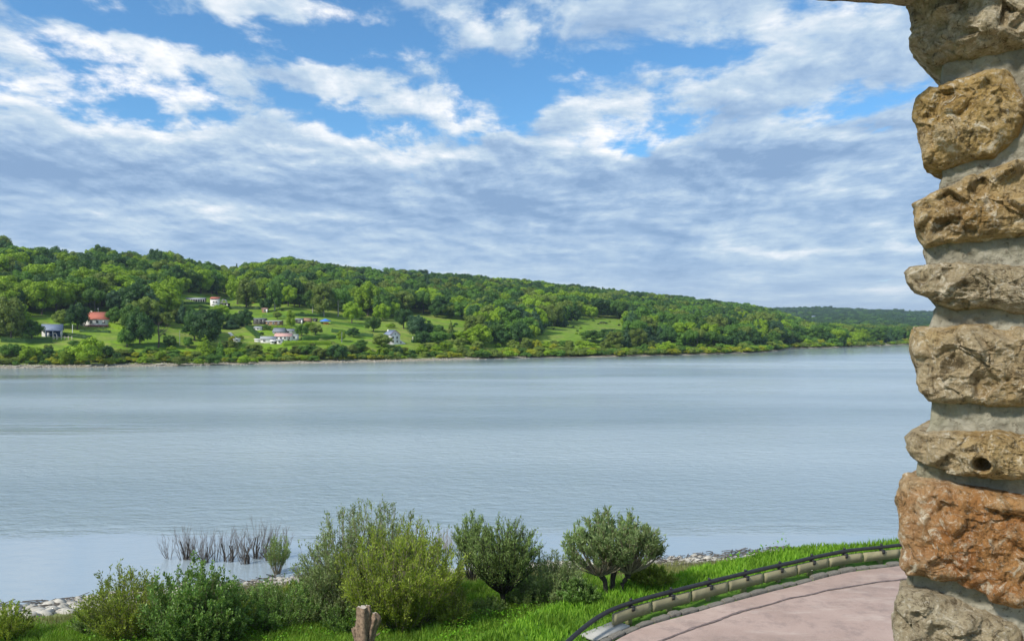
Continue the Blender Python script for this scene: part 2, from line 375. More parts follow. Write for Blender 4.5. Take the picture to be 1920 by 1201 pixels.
# ------------------------------------------------------------------ near bank
ROADZ = 7.0
def road_pt(px, py, z=ROADZ):
    y = (EYE-z)*F/(py-Y0); return np.array([(px-CX)/F*y, y])
BAR = [np.array([-9.0, 3.0]), np.array([-3.2, 10.0]), np.array([-.8, 13.6]), np.array([.9, 16.6])] + \
      [road_pt(*q) for q in ((1150, 1179), (1307, 1131), (1450, 1094), (1577, 1064), (1682, 1051))] + \
      [np.array([14.6, 25.5]), np.array([18.5, 26.6]), np.array([23.5, 27.2]), np.array([32., 27.0]), np.array([60., 22.])]
def catmull(pts, n=12):
    pts = [np.asarray(p, float) for p in pts]; P_ = [2*pts[0]-pts[1]]+pts+[2*pts[-1]-pts[-2]]; out = []
    for i in range(1, len(P_)-2):
        for k in range(n):
            s = k/n; a, b, c, d_ = P_[i-1:i+3]
            out.append(.5*((2*b)+(c-a)*s+(2*a-5*b+4*c-d_)*s*s+(3*b-a-3*c+d_)*s**3))
    out.append(P_[-2]); return np.array(out)
BARC = catmull(BAR, 12)
def bar_dist(x, y):
    """signed distance to the barrier line: + outside (towards the lake)"""
    x = np.asarray(x, float); y = np.asarray(y, float); best = np.full(x.shape, 1e9); sg = np.zeros(x.shape)
    A = BARC[:-1]; B = BARC[1:]
    for a, b in zip(A, B):
        ab = b-a; L2 = ab@ab; s = np.clip(((x-a[0])*ab[0]+(y-a[1])*ab[1])/L2, 0, 1)
        qx = x-(a[0]+s*ab[0]); qy = y-(a[1]+s*ab[1]); dd = np.hypot(qx, qy)
        side = ab[0]*qy-ab[1]*qx
        m_ = dd < best; best = np.where(m_, dd, best); sg = np.where(m_, np.sign(side), sg)
    return best*np.where(sg == 0, 1, sg)
SLX = [-80, -40, -24.7, -22.4, -15.5, -10.9, 0, 9.4, 16.5, 30, 80]
SLY = [30, 36.5, 40.4, 41.6, 44.0, 45.7, 47.6, 48.8, 50.8, 54, 62]
def near_h(x, y):
    x = np.asarray(x, float); y = np.asarray(y, float)
    s = (np.interp(x, SLX, SLY)-y)*.96+.7*vnoise(np.stack([x/3.5, y/3.5, 0*x], -1), 2)
    hs = np.interp(s, [-30, 0, 2.4, 6, 13, 20, 40], [-5, 0, .42, .95, 1.6, 2.2, 2.8])+.12*fbm(np.stack([x/2.2, y/2.2, 0*x], -1), 3, 4)*np.clip(s/3, 0, 1)
    q = bar_dist(x, y)
    hb = 7.02-np.maximum(0, q-1.9+.35*vnoise(np.stack([x/3, y/3, 0*x], -1), 8))*.74+.05*fbm(np.stack([x, y, 0*x], -1), 2, 1)*np.clip(q, 0, 1)
    kk = 1.2; mx = np.maximum(hs, hb); h = mx+np.maximum(kk-np.abs(hs-hb), 0)**2/(4*kk)
    return np.where(q < .12, 6.9, h)
def near_hit(px, py):
    ys = np.arange(9, 75, .08); x = (px-CX)/F*ys; z = EYE+(Y0-py)/F*ys; h = near_h(x, ys)
    k = np.nonzero(h >= z)[0]; k = k[0] if len(k) else -1
    return float(x[k]), float(ys[k]), float(h[k])
gx = np.arange(-60, 60.1, .5); gy = np.arange(-25, 64.1, .5)
GX, GY = np.meshgrid(gx, gy); GZ = near_h(GX, GY); n1, n2 = GX.shape
ii = np.arange(n1-1)[:, None]*n2+np.arange(n2-1)[None, :]
Q = np.stack([ii, ii+1, ii+1+n2, ii+n2], -1).reshape(-1, 4)
def mat_bank():
    m, t, b = new_mat('bank_soil')
    g = t.node('ShaderNodeNewGeometry').outputs['Position']; x, y, z = t.sep(g)
    n = t.noise(g, 0.6, 6, 0.65); n2_ = t.noise(g, 4.0, 5, 0.7)
    grass = t.mix(n, (.055, .13, .010), (.12, .25, .015))
    shore = t.ramp(n2_, [(0.3, (.12, .105, .08)), (0.5, (.27, .245, .20)), (0.7, (.42, .39, .33))])
    dry = t.mix(n2_, (.20, .21, .07), (.12, .16, .03))
    zz_ = t.math('ADD', z, t.math('MULTIPLY', t.math('SUBTRACT', n, .5), .5))
    c = t.mix(t.maprange(zz_, 1.2, .8), grass, dry); c = t.mix(t.maprange(zz_, .58, .42), c, shore)
    t.put(b.inputs['Base Color'], c); b.inputs['Roughness'].default_value = 0.95
    bp = t.node('ShaderNodeBump'); bp.inputs['Strength'].default_value = .6; bp.inputs['Distance'].default_value = .08
    t.put(bp.inputs['Height'], n2_); t.l.new(bp.outputs[0], b.inputs['Normal'])
    return m
o = link('near_bank', mesh_np('near_bank', np.stack([GX, GY, GZ], -1).reshape(-1, 3), Q, mat_bank(), True)); tag(o, kind='structure')

# offset curves of the road edge
def offset(c, d_):
    tn = unit(np.gradient(c, axis=0)); nn = np.stack([-tn[:, 1], tn[:, 0]], -1); return c+nn*d_
def resample(c, step):
    seg = np.linalg.norm(np.diff(c, axis=0), axis=1); L = np.concatenate([[0], np.cumsum(seg)]); s = np.arange(0, L[-1], step)
    return np.stack([np.interp(s, L, c[:, k]) for k in range(c.shape[1])], -1)
EDGE = offset(BARC, -.42)
def mat_road():
    m, t, b = new_mat('pink_asphalt')
    g = t.node('ShaderNodeNewGeometry').outputs['Position']
    n = t.noise(g, .35, 5, .6); f = t.noise(g, 60., 3, .7); n3 = t.noise(g, 2.2, 6, .7)
    c = t.ramp(n, [(0.3, (.27, .18, .14)), (0.5, (.38, .26, .21)), (0.72, (.47, .34, .28))])
    n6 = t.noise(t.vmath('MULTIPLY', g, (.5, 1.6, 1)), .8, 7, .7)
    c = t.mix(t.maprange(n3, .46, .66, 0, .6), c, (.20, .14, .12)); c = t.mix(t.maprange(n6, .48, .66, 0, .6), c, (.53, .42, .35)); c = t.mix(t.maprange(t.noise(g, 9., 5, .7), .60, .75, 0, .6), c, (.15, .11, .10))
    c = t.mix(t.maprange(f, .35, .65, 0, .35), c, (.52, .42, .36))
    t.put(b.inputs['Base Color'], c); b.inputs['Roughness'].default_value = .85
    bp = t.node('ShaderNodeBump'); bp.inputs['Strength'].default_value = .4; bp.inputs['Distance'].default_value = .01
    t.put(bp.inputs['Height'], f); t.l.new(bp.outputs[0], b.inputs['Normal']); return m
E = resample(EDGE, .4); nE = len(E); rows = []
for k, dd in enumerate((0, .6, 1.2, 2, 3, 4.5, 6, 8, 11, 15, 20)):
    rr = E+np.stack([np.full(nE, dd*.35), np.full(nE, -dd)], -1); rows.append(np.concatenate([rr, np.full((nE, 1), ROADZ+.004)], 1))
V = np.concatenate(rows); ii = np.arange(len(rows)-1)[:, None]*nE+np.arange(nE-1)[None, :]
V[:, 2] += .02*fbm(np.stack([V[:, 0]/1.5, V[:, 1]/1.5, 0*V[:, 0]], -1), 3, 6)
o = link('road', mesh_np('road', V, np.stack([ii, ii+nE, ii+1+nE, ii+1], -1).reshape(-1, 4), mat_road(), True)); tag(o, kind='structure')
# the dark tarred seam along the road and a second faint one
def ribbon(name, c, w, z, mat, seed=0):
    c = resample(c, .08); N = len(c); tn = unit(np.gradient(c, axis=0)); nn = np.stack([-tn[:, 1], tn[:, 0]], -1)
    wig = fbm(np.stack([c[:, 0]*1.6, c[:, 1]*1.6, 0*c[:, 0]], -1), 3, seed)[:, None]*.10; c = c+nn*wig
    ww = w*(.55+.7*np.abs(fbm(np.stack([c[:, 0]*5, c[:, 1]*5, 0*c[:, 0]], -1), 2, seed+5)))[:, None]
    zz_ = ROADZ+z+.02*fbm(np.stack([c[:, 0]/1.5, c[:, 1]/1.5, 0*c[:, 0]], -1), 3, 6)
    A = np.concatenate([c-nn*ww, zz_[:, None]], 1); B = np.concatenate([c+nn*ww, zz_[:, None]], 1)
    k = np.arange(N-1); return link(name, mesh_np(name, np.concatenate([A, B]), np.stack([k, k+1, k+1+N, k+N], -1), mat))
M_seam = mat_plain('tarred_seam', (.20, .15, .135), .9, .6, 8, coords='Object')
seam = catmull([road_pt(*q) for q in ((1130, 1260), (1240, 1203), (1337, 1165), (1410, 1141), (1487, 1120), (1590, 1100), (1694, 1086))]+[np.array([13.5, 22.9])], 8)
o = ribbon('road_seam', seam, .045, .024, M_seam, 3); tag(o, kind='structure')

# kerb of rough stones
kerb = empty('kerb', (0, 0, ROADZ)); tag(kerb, kind='structure')
M_kerb = mat_plain('kerb_stone', (.21, .19, .155), .9, .5, 5, .8, coords='Object')
kc = resample(offset(BARC, -.30), .02); kc = kc[(kc[:, 1] > 9) & (kc[:, 0] < 30)]
s = 0; seg = 25
km = []
for v_ in range(5):
    bm_ = MB(); L_, n_ = 1.0, 6
    g = np.linspace(-.5, .5, 7); prof = [(-.5, 0), (-.5, .75), (-.36, 1), (.36, 1), (.5, .75), (.5, 0)]
    VV = np.array([[a*(.985 if abs(a) > .45 else 1), p*(1 if abs(a) < .45 else .86), q*(1 if abs(a) < .45 else .85)] for a in g for p, q in prof])
    VV = VV+.09*np.stack([vnoise(VV*3+v_*9.1, k) for k in range(3)], -1)*[.15, 1, 1]
    FF = [(i*6+j, i*6+j+1, (i+1)*6+j+1, (i+1)*6+j) for i in range(6) for j in range(5)]
    bm_.add(VV, FF); bm_.poly(VV[:6], [(5, 4, 3, 2, 1, 0)]); bm_.poly(VV[-6:], [(0, 1, 2, 3, 4, 5)])
    km.append(bm_.mesh('kerb_stone', M_kerb))
k0 = 0
while k0+40 < len(kc):
    L_ = random.randint(18, 34); k1 = min(k0+L_, len(kc)-1); a, b = kc[k0], kc[k1]; c = (a+b)/2; dd = b-a
    w = np.linalg.norm(dd)
    o = link('kerb_stone', random.choice(km), kerb, (c[0], c[1], random.uniform(-.04, 0)), (random.uniform(-.03, .03), 0, math.atan2(dd[1], dd[0])), (w*.94, .16, random.uniform(.07, .12)))
    k0 = k1

# road side barrier: grey-green boards under a black pipe rail held on brackets
barrier = empty('road_barrier', (*BARC[60], ROADZ)); off = -Vector((*BARC[60], ROADZ))
tag(barrier, 'curved barrier of pale timber boards under a black round handrail along the road edge', 'guard rail')
M_board = mat_plain('weathered_board', (.30, .27, .15), .8, .35, 2.5, .3)
M_pipe = mat_plain('black_rail', (.024, .024, .026), .6, .5, 6, .35)
bc = resample(BARC, .02)
i0 = int(np.argmin(np.hypot(bc[:, 0]-2.37, bc[:, 1]-18.8))); bc_b = bc[i0:]
j = 0; SEG = 69; nb = 0
while j+SEG < len(bc_b) and bc_b[j][0] < 30:
    c = bc_b[j:j+SEG+1:6]; c = c if len(c) else c
    tn = unit(np.gradient(c, axis=0)); nn = np.stack([-tn[:, 1], tn[:, 0]], -1)
    c0 = c[0]+tn[0]*.006; c = np.concatenate([[c0], c[1:-1], [c[-1]-tn[-1]*.006]])
    def zrow(off_, z): return np.concatenate([c+nn*off_, np.full((len(c), 1), z)], 1)
    jz = random.uniform(-.008, .008); jo = random.uniform(-.006, .006)
    z0, z1 = ROADZ+.10+jz, ROADZ+.36+jz
    VV = np.stack([zrow(-.035+jo, z0), zrow(-.035+jo, z1), zrow(.035+jo, z1), zrow(.035+jo, z0)], 1); m_ = len(c)
    FF = [(i*4+k, (i+1)*4+k, (i+1)*4+(k+1) % 4, i*4+(k+1) % 4) for i in range(m_-1) for k in range(4)]+[(0, 1, 2, 3), ((m_-1)*4+3, (m_-1)*4+2, (m_-1)*4+1, (m_-1)*4)]
    VV = VV.reshape(-1, 3)+np.array(off); link('board', mesh_np('board', VV, np.array(FF), M_board), barrier)
    # bracket with a cap bolt, at the middle of each board
    q = bc_b[j+SEG//2]; a = math.atan2(*(bc_b[j+SEG//2+3]-q)[::-1])
    if nb == 0:
        b_ = MB().box(-.04, .04, -.075, -.045, -.09, .0).box(-.05, .05, -.075, .10, .0, .03).box(-.035, .035, .045, .075, -.4, -.0); BR = b_.mesh('bracket', M_pipe)
        b2 = MB(); b2.tubes([[0, 0, 0], [0, 0, .02], [0, 0, .045], [0, 0, .047]], [.03, .04, .034, .001], 8); CAPM = b2.mesh('cap', M_pipe)
        b3 = MB().box(-.06, .06, -.06, .06, -.30, .12); PM = b3.mesh('post', M_board)
    br = link('bracket', BR, barrier, Vector((q[0], q[1], ROADZ+.375))+off, (0, 0, a))
    link('cap', CAPM, br, (0, .03, .145))
    link('post', PM, barrier, Vector((q[0]+.10*-math.sin(a), q[1]+.10*math.cos(a), ROADZ+.18))+off, (0, 0, a))
    j += SEG; nb += 1
rail = bc[max(0, i0-260):]; rail = rail[::12]; rail = rail[rail[:, 0] < 30]
tn = unit(np.gradient(rail, axis=0)); rail = rail+np.stack([-tn[:, 1], tn[:, 0]], -1)*.03
zr = np.full(len(rail), ROADZ+.462); zr[:22] -= np.linspace(.28, 0, 22)**1.0
zr += .018*fbm(np.stack([rail[:, 0]*.9, rail[:, 1]*.9, zr], -1), 2, 3)
rr_ = .053*(1+.10*fbm(np.stack([rail[:, 0]*2.5, rail[:, 1]*2.5, zr], -1), 2, 8))
mb = MB(); mb.tubes(np.concatenate([rail, zr[:, None]], 1)+np.array(off), rr_, 12); link('handrail', mb.mesh('handrail', M_pipe, True), barrier)
# foot slab where the boards begin
o = link('concrete_pad', MB().box(-.9, .35, -.22, .25, 0, .05).mesh('concrete_pad', mat_plain('pad_concrete', (.38, .37, .34), .9, .2, 4, .3)), None, (*(bc[i0]), ROADZ+.01), (0, 0, math.atan2(*(bc[i0+5]-bc[i0])[::-1])))
tag(o, 'pale concrete strip on the ground under the start of the timber boards', 'concrete pad')
# ------------------------------------------------------------------ stone pillar of the opening
def mat_stone(name, a, b_, c_, grey=0.35, lich=0.3, split=None):
    m, t, b = new_mat(name)
    o = t.node('ShaderNodeTexCoord').outputs['Object']
    n1 = t.noise(o, 6, 6, .65, .6); n2 = t.noise(o, 34, 8, .78, .8); n3 = t.noise(o, 3.0, 4, .55); n4 = t.noise(t.vmath('ADD', o, (5, 3, 9)), 120, 6, .8, .3)
    n5 = t.noise(t.vmath('ADD', o, (1, 8, 2)), 14, 6, .7, 1.0)
    c = t.ramp(n1, [(0.34, a), (0.52, b_), (0.70, c_)])
    c = t.mix(t.maprange(n3, .47, .60, 0, grey), c, (.35, .30, .22))
    c = t.mix(t.maprange(n5, .53, .64, 0, .5), c, (.50, .41, .27))
    c = t.mix(t.maprange(n5, .46, .35, 0, .6), c, (.12, .08, .035))
    c = t.mix(t.maprange(n2, .53, .64, 0, .8), c, (.80, .71, .54))
    c = t.mix(t.maprange(n2, .47, .37, 0, .80), c, (.065, .045, .02))  # dark tones follow the hollows of the bump: crevice shade put into the colour
    c = t.mix(t.maprange(n4, .54, .64, 0, lich+.15), c, (.72, .67, .56)); c = t.mix(t.maprange(n4, .45, .36, 0, .6), c, (.06, .045, .025))
    t.put(b.inputs['Base Color'], c); b.inputs['Roughness'].default_value = .92; b.inputs['Specular IOR Level'].default_value = .2
    bp = t.node('ShaderNodeBump'); bp.inputs['Strength'].default_value = 1.0; bp.inputs['Distance'].default_value = .014
    h = t.math('ADD', t.math('ADD', t.math('MULTIPLY', n2, 1.0), t.math('MULTIPLY', n4, .35)), t.math('MULTIPLY', n5, .8))
    t.put(bp.inputs['Height'], h); t.l.new(bp.outputs[0], b.inputs['Normal']); return m
TAN = ((.35, .215, .075), (.50, .355, .165), (.62, .48, .28))
ST = {'tan': mat_stone('tan_limestone', *TAN, .40), 'grey': mat_stone('grey_limestone', (.31, .24, .14), (.47, .38, .235), (.59, .50, .34), .35, .45),
      'ochre': mat_stone('ochre_limestone', (.36, .215, .06), (.50, .34, .13), (.48, .38, .22), .7, .4),
      'orange': mat_stone('rusty_limestone', (.36, .145, .04), (.47, .245, .09), (.54, .40, .22), .2, .3)}
def mat_mortar():
    m, t, b = new_mat('mortar'); o = t.node('ShaderNodeTexCoord').outputs['Object']
    n = t.noise(o, 9, 6, .65); n2 = t.noise(o, 60, 6, .75)
    n3 = t.noise(o, 3.5, 5, .6); c = t.ramp(n, [(.3, (.22, .20, .145)), (.5, (.37, .34, .26)), (.72, (.52, .485, .39))]); c = t.mix(t.maprange(n3, .5, .68, 0, .6), c, (.27, .25, .16)); c = t.mix(t.maprange(n2, .55, .65, 0, .7), c, (.12, .10, .07)); c = t.mix(t.maprange(n2, .42, .32, 0, .5), c, (.52, .50, .43))
    t.put(b.inputs['Base Color'], c); b.inputs['Roughness'].default_value = .95; b.inputs['Specular IOR Level'].default_value = .1
    bp = t.node('ShaderNodeBump'); bp.inputs['Strength'].default_value = 1.0; bp.inputs['Distance'].default_value = .009
    t.put(bp.inputs['Height'], t.math('ADD', n2, n)); t.l.new(bp.outputs[0], b.inputs['Normal']); return m
M_mortar = mat_mortar()
PR = 1.75; pa = math.atan((1810-CX)/F)                      # distance of the pillar face and the direction it lies in
n_dir = np.array([math.sin(pa), math.cos(pa), 0]); r_dir = np.array([math.cos(pa), -math.sin(pa), 0]); O = n_dir*PR+np.array([0, 0, EYE])
ba = pa+R(9); back = np.array([math.sin(ba), math.cos(ba), 0])
def face_uv(px, py):
    """where the line of sight meets the pillar's face plane: (metres right, metres up) from its origin"""
    d_ = np.array([(px-CX)/F, 1.0, (Y0-py)/F]); k = PR/(d_@n_dir); p = d_*k
    return p@r_dir, p[2]
pillar_root = empty('stone_pillar', tuple(O))
tag(pillar_root, 'rough masonry pillar of brown and ochre limestone with grey mortar joints at the right edge', 'pillar')
def facets(X, n, seed, tilt, hgt):
    r = np.random.default_rng(seed); lo, hi = X.min(0), X.max(0); Sd = r.uniform(lo, hi, (n, 3)); Sd[:, 2] *= .35
    Xw = X+.018*np.stack([vnoise(X*22+k*7.7, seed) for k in range(3)], -1); best = np.full(len(X), 1e9); second = best.copy(); id_ = np.zeros(len(X), int)
    for i, s_ in enumerate(Sd):
        d_ = ((Xw-s_)**2).sum(1); m_ = d_ < best; second = np.where(m_, best, np.minimum(second, d_)); best = np.where(m_, d_, best); id_ = np.where(m_, i, id_)
    T_ = r.normal(size=(n, 3))*tilt; H_ = r.normal(size=n)*hgt
    out = ((X-Sd[id_])*T_[id_]).sum(1)+H_[id_]; return out*np.clip((np.sqrt(second)-np.sqrt(best))/.012, .25, 1)
def stone(outline, mat, seed, depth=.34, name='stone', label=None, amp=1.0, bulge=.024, na=300, nr=110, parent=None, pix=True, hole=None):
    P_ = np.array([face_uv(*q) for q in outline]) if pix else np.array(outline, float)
    c = (P_.max(0)+P_.min(0))/2
    cl = np.concatenate([P_, P_[:1]]); seg = np.linalg.norm(np.diff(cl, axis=0), axis=1); L = np.concatenate([[0], np.cumsum(seg)])
    s = np.linspace(0, L[-1], na, endpoint=False); ol = np.stack([np.interp(s, L, cl[:, k]) for k in (0, 1)], -1)
    ol = (np.roll(ol, 1, 0)+2*ol+np.roll(ol, -1, 0))/4
    size = (P_.max(0)-P_.min(0)).min()
    prof = []
    for k in np.linspace(0, 1, nr):
        if k < .72: q = k/.72; prof.append((q*.90, -bulge*(1-(q**2)*.55)))                           # the face
        elif k < .86: q = (k-.72)/.14; prof.append((.90+.10*math.sin(q*math.pi/2), -bulge*.45+(.055+bulge*.45)*(1-math.cos(q*math.pi/2))))
        else: q = (k-.86)/.14; prof.append((1.0-.06*q, .055+q*(depth-.055)))
    V = []
    for (s_, d_) in prof:
        uv = c+(ol-c)*s_; V.append(np.concatenate([uv, np.full((na, 1), d_)], 1))
    V = np.array(V); seedv = np.array([seed*3.17, seed*1.3, seed*7.7])
    X = V.reshape(-1, 3)
    n1_ = fbm(X*9+seedv, 4, seed, .55); n2_ = fbm(X*24+seedv, 4, seed+3, .6, True); n3_ = fbm(X*70+seedv, 3, seed+5, .6, True)
    # steps and cleft faces: quantised noise
    st = fbm(X*np.array([7, 7, 7])+seedv*2, 2, seed+9); st = np.floor(st*4)/4
    disp = amp*(.009*n1_+.006*n2_+.0045*n3_+.16*facets(X, 14, seed, .35, .012)+.62*facets(X, 110, seed+50, .40, .0045)+.75*facets(X, 420, seed+90, .45, .002))
    disp = .012+np.maximum(disp, -.020)
    s_all = np.repeat([p[0] for p in prof], na); dn = (X[:, :2]-c); dn = dn/np.maximum(np.linalg.norm(dn, axis=1, keepdims=True), 1e-6)
    side = np.clip((s_all-.82)/.18, 0, 1)[:, None]
    X = X.copy(); X[:, 2] -= disp*(1-side[:, 0]*.7); X[:, :2] += dn*side*((disp[:, None]-.012)*.38+.0055)
    if hole is not None:
        hu, hv, hr = hole; dd = np.hypot((X[:, 0]-hu)*.9, X[:, 1]-hv)/hr
        X[:, 2] += np.where(s_all < .95, .045*np.exp(-(dd**4))-.016*np.exp(-((dd-1.35)/.35)**2), 0)
    W_ = X[:, 0:1]*r_dir+np.outer(X[:, 1], [0, 0, 1])+X[:, 2:3]*back*(1/(back@n_dir))
    nrr = len(prof); i = np.arange(nrr-1)[:, None]*na; j = np.arange(na)[None, :]; j2 = (j+1) % na
    Q = np.stack([i+j, i+na+j, i+na+j2, i+j2], -1).reshape(-1, 4)[na:]
    cen = W_[:na].mean(0); V_ = np.concatenate([W_, [cen], [W_[-na:].mean(0)]]); nV = len(V_)
    jj = np.arange(na); T1 = np.stack([np.full(na, nV-2), na+jj, na+(jj+1) % na], -1); T2 = np.stack([np.full(na, nV-1), (nrr-1)*na+(jj+1) % na, (nrr-1)*na+jj], -1)
    o = link(name, mesh_np(name, V_, [Q, T1, T2], ST[mat] if mat in ST else mat, True), parent or pillar_root)
    if label: o['label'] = label
    return o
stone([(1703, 8), (1706, 40), (1712, 60), (1704, 78), (1708, 92), (1735, 108), (1757, 123), (1800, 108), (1880, 92), (2010, 70), (2080, 0), (2060, -60), (1850, -70), (1740, -20)], 'grey', 1)
stone([(1762, 168), (1800, 148), (1850, 136), (1885, 132), (1905, 148), (1917, 190), (1919, 225), (1905, 255), (1875, 280), (1862, 295), (1800, 306), (1760, 316), (1733, 312), (1731, 285), (1722, 245), (1711, 222), (1722, 185), (1745, 165)], 'ochre', 2, amp=.85)
stone([(1713, 382), (1745, 362), (1790, 348), (1820, 330), (1870, 316), (1960, 300), (2060, 320), (2070, 420), (1990, 442), (1900, 440), (1830, 448), (1785, 452), (1735, 464), (1722, 445), (1714, 410)], 'tan', 3, amp=.9)
stone([(1700, 512), (1712, 500), (1750, 495), (1800, 492), (1840, 500), (1960, 502), (2090, 512), (2095, 580), (1980, 592), (1900, 584), (1850, 574), (1795, 580), (1762, 568), (1745, 555), (1718, 548), (1706, 530)], 'grey', 4)
stone([(1707, 640), (1716, 616), (1760, 616), (1850, 612), (1960, 618), (2060, 630), (2070, 740), (1960, 758), (1850, 757), (1790, 754), (1745, 750), (1727, 730), (1720, 700), (1710, 675)], 'tan', 5, amp=.95)
hu, hv = face_uv(1849, 864)
stone([(1695, 822), (1712, 808), (1760, 808), (1850, 810), (1900, 818), (2000, 818), (2080, 830), (2075, 900), (1980, 900), (1900, 892), (1840, 888), (1800, 888), (1730, 868), (1712, 862), (1702, 845)], 'tan', 6, hole=(hu, hv, .012))
stone([(1688, 905), (1700, 892), (1740, 896), (1800, 912), (1870, 925), (1960, 940), (2070, 960), (2080, 1120), (1980, 1145), (1900, 1135), (1850, 1110), (1790, 1090), (1740, 1078), (1700, 1074), (1684, 1056), (1690, 1030), (1685, 980), (1684, 930)], 'orange', 7, amp=.9)
stone([(1677, 1140), (1690, 1104), (1735, 1108), (1790, 1130), (1850, 1152), (1905, 1172), (1915, 1190), (1912, 1300), (1700, 1290), (1678, 1230)], 'grey', 8, amp=1.1)
stone([(1930, 120), (1990, 112), (2080, 118), (2085, 260), (1990, 275), (1935, 262)], 'tan', 9, na=110, nr=32)
stone([(1925, 1195), (1990, 1175), (2075, 1190), (2080, 1300), (1930, 1300)], 'tan', 10, na=110, nr=32)
for k, (a, b_) in enumerate(((1320, 1430), (1455, 1600), (1625, 1720))):
    stone([(1685, a+8), (1800, a), (2070, a+10), (2075, b_), (1820, b_+4), (1690, b_-10)], ('tan', 'grey', 'ochre')[k], 20+k, na=110, nr=32)
for k, (a, b_) in enumerate(((-250, -95), (-420, -280))):
    stone([(1715, a+8), (1800, a), (2070, a+10), (2075, b_), (1820, b_+4), (1720, b_-10)], ('ochre', 'tan')[k], 30+k, na=110, nr=32)
# mortar: a core whose left outline follows the joints between the stones
mo = [(1762, -470), (1752, -70), (1752, 8), (1758, 60), (1765, 110), (1758, 150), (1766, 190), (1760, 300), (1762, 330), (1742, 400), (1735, 440), (1729, 475), (1733, 500), (1742, 555), (1750, 575), (1742, 600), (1735, 625), (1738, 700), (1742, 760),
      (1738, 800), (1727, 815), (1718, 850), (1713, 885), (1716, 915), (1712, 1000), (1706, 1060), (1705, 1085), (1700, 1110), (1712, 1150), (1710, 1320), (1712, 1760)]
lu = np.array([face_uv(*q) for q in mo]); zs = np.linspace(lu[:, 1].max(), lu[:, 1].min(), 620); ul = np.interp(-zs, -lu[:, 1], lu[:, 0]); ur = face_uv(2078, 600)[0]
nu = 130; rowsu = np.concatenate([np.linspace(-1, 0, 16)[:-1], np.linspace(0, 1, nu)])      # negative: the reveal running back
V = []
for z_, u0 in zip(zs, ul):
    for q in rowsu:
        if q < 0: V.append((u0+.004*0, z_, .30*(-q)+.022))
        else: V.append((u0+.001+(ur-u0)*q**1.5, z_, .022-.014*min(1, q*14)**.5))
V = np.array(V); nn_ = fbm(V*12, 4, 60); n2_ = fbm(V*45, 3, 61)
dsp = .012*nn_+.006*n2_+.003*fbm(V*110, 2, 62)
isr = np.tile(rowsu < 0.02, len(zs)); V[:, 2] -= np.where(isr, 0, dsp); V[:, 0] += np.where(isr, dsp, 0)
W_ = V[:, 0:1]*r_dir+np.outer(V[:, 1], [0, 0, 1])+V[:, 2:3]*back; m_ = len(rowsu)
ii = np.arange(len(zs)-1)[:, None]*m_+np.arange(m_-1)[None, :]
o = link('mortar', mesh_np('mortar', W_, np.stack([ii, ii+m_, ii+m_+1, ii+1], -1).reshape(-1, 4), M_mortar, True), pillar_root)
# right flank and back of the pillar
mb = MB(); A_ = [(u_, z_, d_) for z_ in (lu[:, 1].min(), lu[:, 1].max()) for (u_, d_) in ((lu[:, 0].max()+.02, .05), (ur-.004, .05), (ur-.004, .335), (lu[:, 0].max()+.02, .335))]
A_ = np.array(A_); mb.add(A_[:, 0:1]*r_dir+np.outer(A_[:, 1], [0, 0, 1])+A_[:, 2:3]*back, [(1, 0, 4, 5), (2, 1, 5, 6), (3, 2, 6, 7), (0, 3, 7, 4), (0, 1, 2, 3), (4, 7, 6, 5)]); link('core', mb.mesh('core', M_mortar), pillar_root)

# stone lintel over the opening
ld = unit(np.array([-1.0, -.17, 0])); ln = np.array([ld[1], -ld[0], 0])*1.0
p0 = np.array([(1713-CX)/F, 1, (Y0-9)/F]); p0 = p0*(PR/(p0@n_dir))+[0, 0, EYE]
lm = []
def slab(name, a, b_, h0, h1, t0, t1, mat, seed, parent, nx=90, cr=10, amp=.012):
    """beam from a to b (horizontal), height h0..h1, thickness t0..t1 across ln"""
    a, b_ = np.array(a), np.array(b_); dr = unit(b_-a); nr_ = np.array([dr[1], -dr[0], 0]); L_ = np.linalg.norm(b_-a)
    ring = [(t0+(t1-t0)*q, h0) for q in np.linspace(0, 1, cr, endpoint=False)]+[(t1, h0+(h1-h0)*q) for q in np.linspace(0, 1, cr, endpoint=False)]+[(t1+(t0-t1)*q, h1) for q in np.linspace(0, 1, cr, endpoint=False)]+[(t0, h1+(h0-h1)*q) for q in np.linspace(0, 1, cr, endpoint=False)]
    ring = np.array(ring); k = len(ring); s = np.linspace(0, L_, nx)
    V = a+s[:, None, None]*dr+ring[None, :, 0:1]*nr_+ring[None, :, 1:2]*np.array([0, 0, 1]); cc = np.array([(t0+t1)/2, (h0+h1)/2])
    out = (ring-cc); out = out/np.abs(out).max(1, keepdims=True)
    V = V.reshape(-1, 3); dd = fbm(V*8, 4, seed)+.4*fbm(V*30, 3, seed+1, .6, True)
    oo = np.tile(out, (nx, 1)); V = V+amp*dd[:, None]*(oo[:, 0:1]*nr_+oo[:, 1:2]*np.array([0, 0, 1]))
    i = np.arange(nx-1)[:, None]*k; j = np.arange(k)[None, :]; Q = np.stack([i+j, i+k+j, i+k+(j+1) % k, i+(j+1) % k], -1).reshape(-1, 4)
    V = np.concatenate([V, [V[:k].mean(0)], [V[-k:].mean(0)]]); nV = len(V); jj = np.arange(k)
    T1 = np.stack([np.full(k, nV-2), jj, (jj+1) % k], -1); T2 = np.stack([np.full(k, nV-1), (nx-1)*k+(jj+1) % k, (nx-1)*k+jj], -1)
    return link(name, mesh_np(name, V, [Q, T1, T2], mat, True), parent)
lint = slab('stone_lintel', p0-ld*.16, p0+ld*2.6, -.002, .22, -.13, .0, ST['grey'], 71, None, nx=200, amp=.006)
tag(lint, 'rough grey stone lintel crossing the top right corner above the pillar', 'lintel')

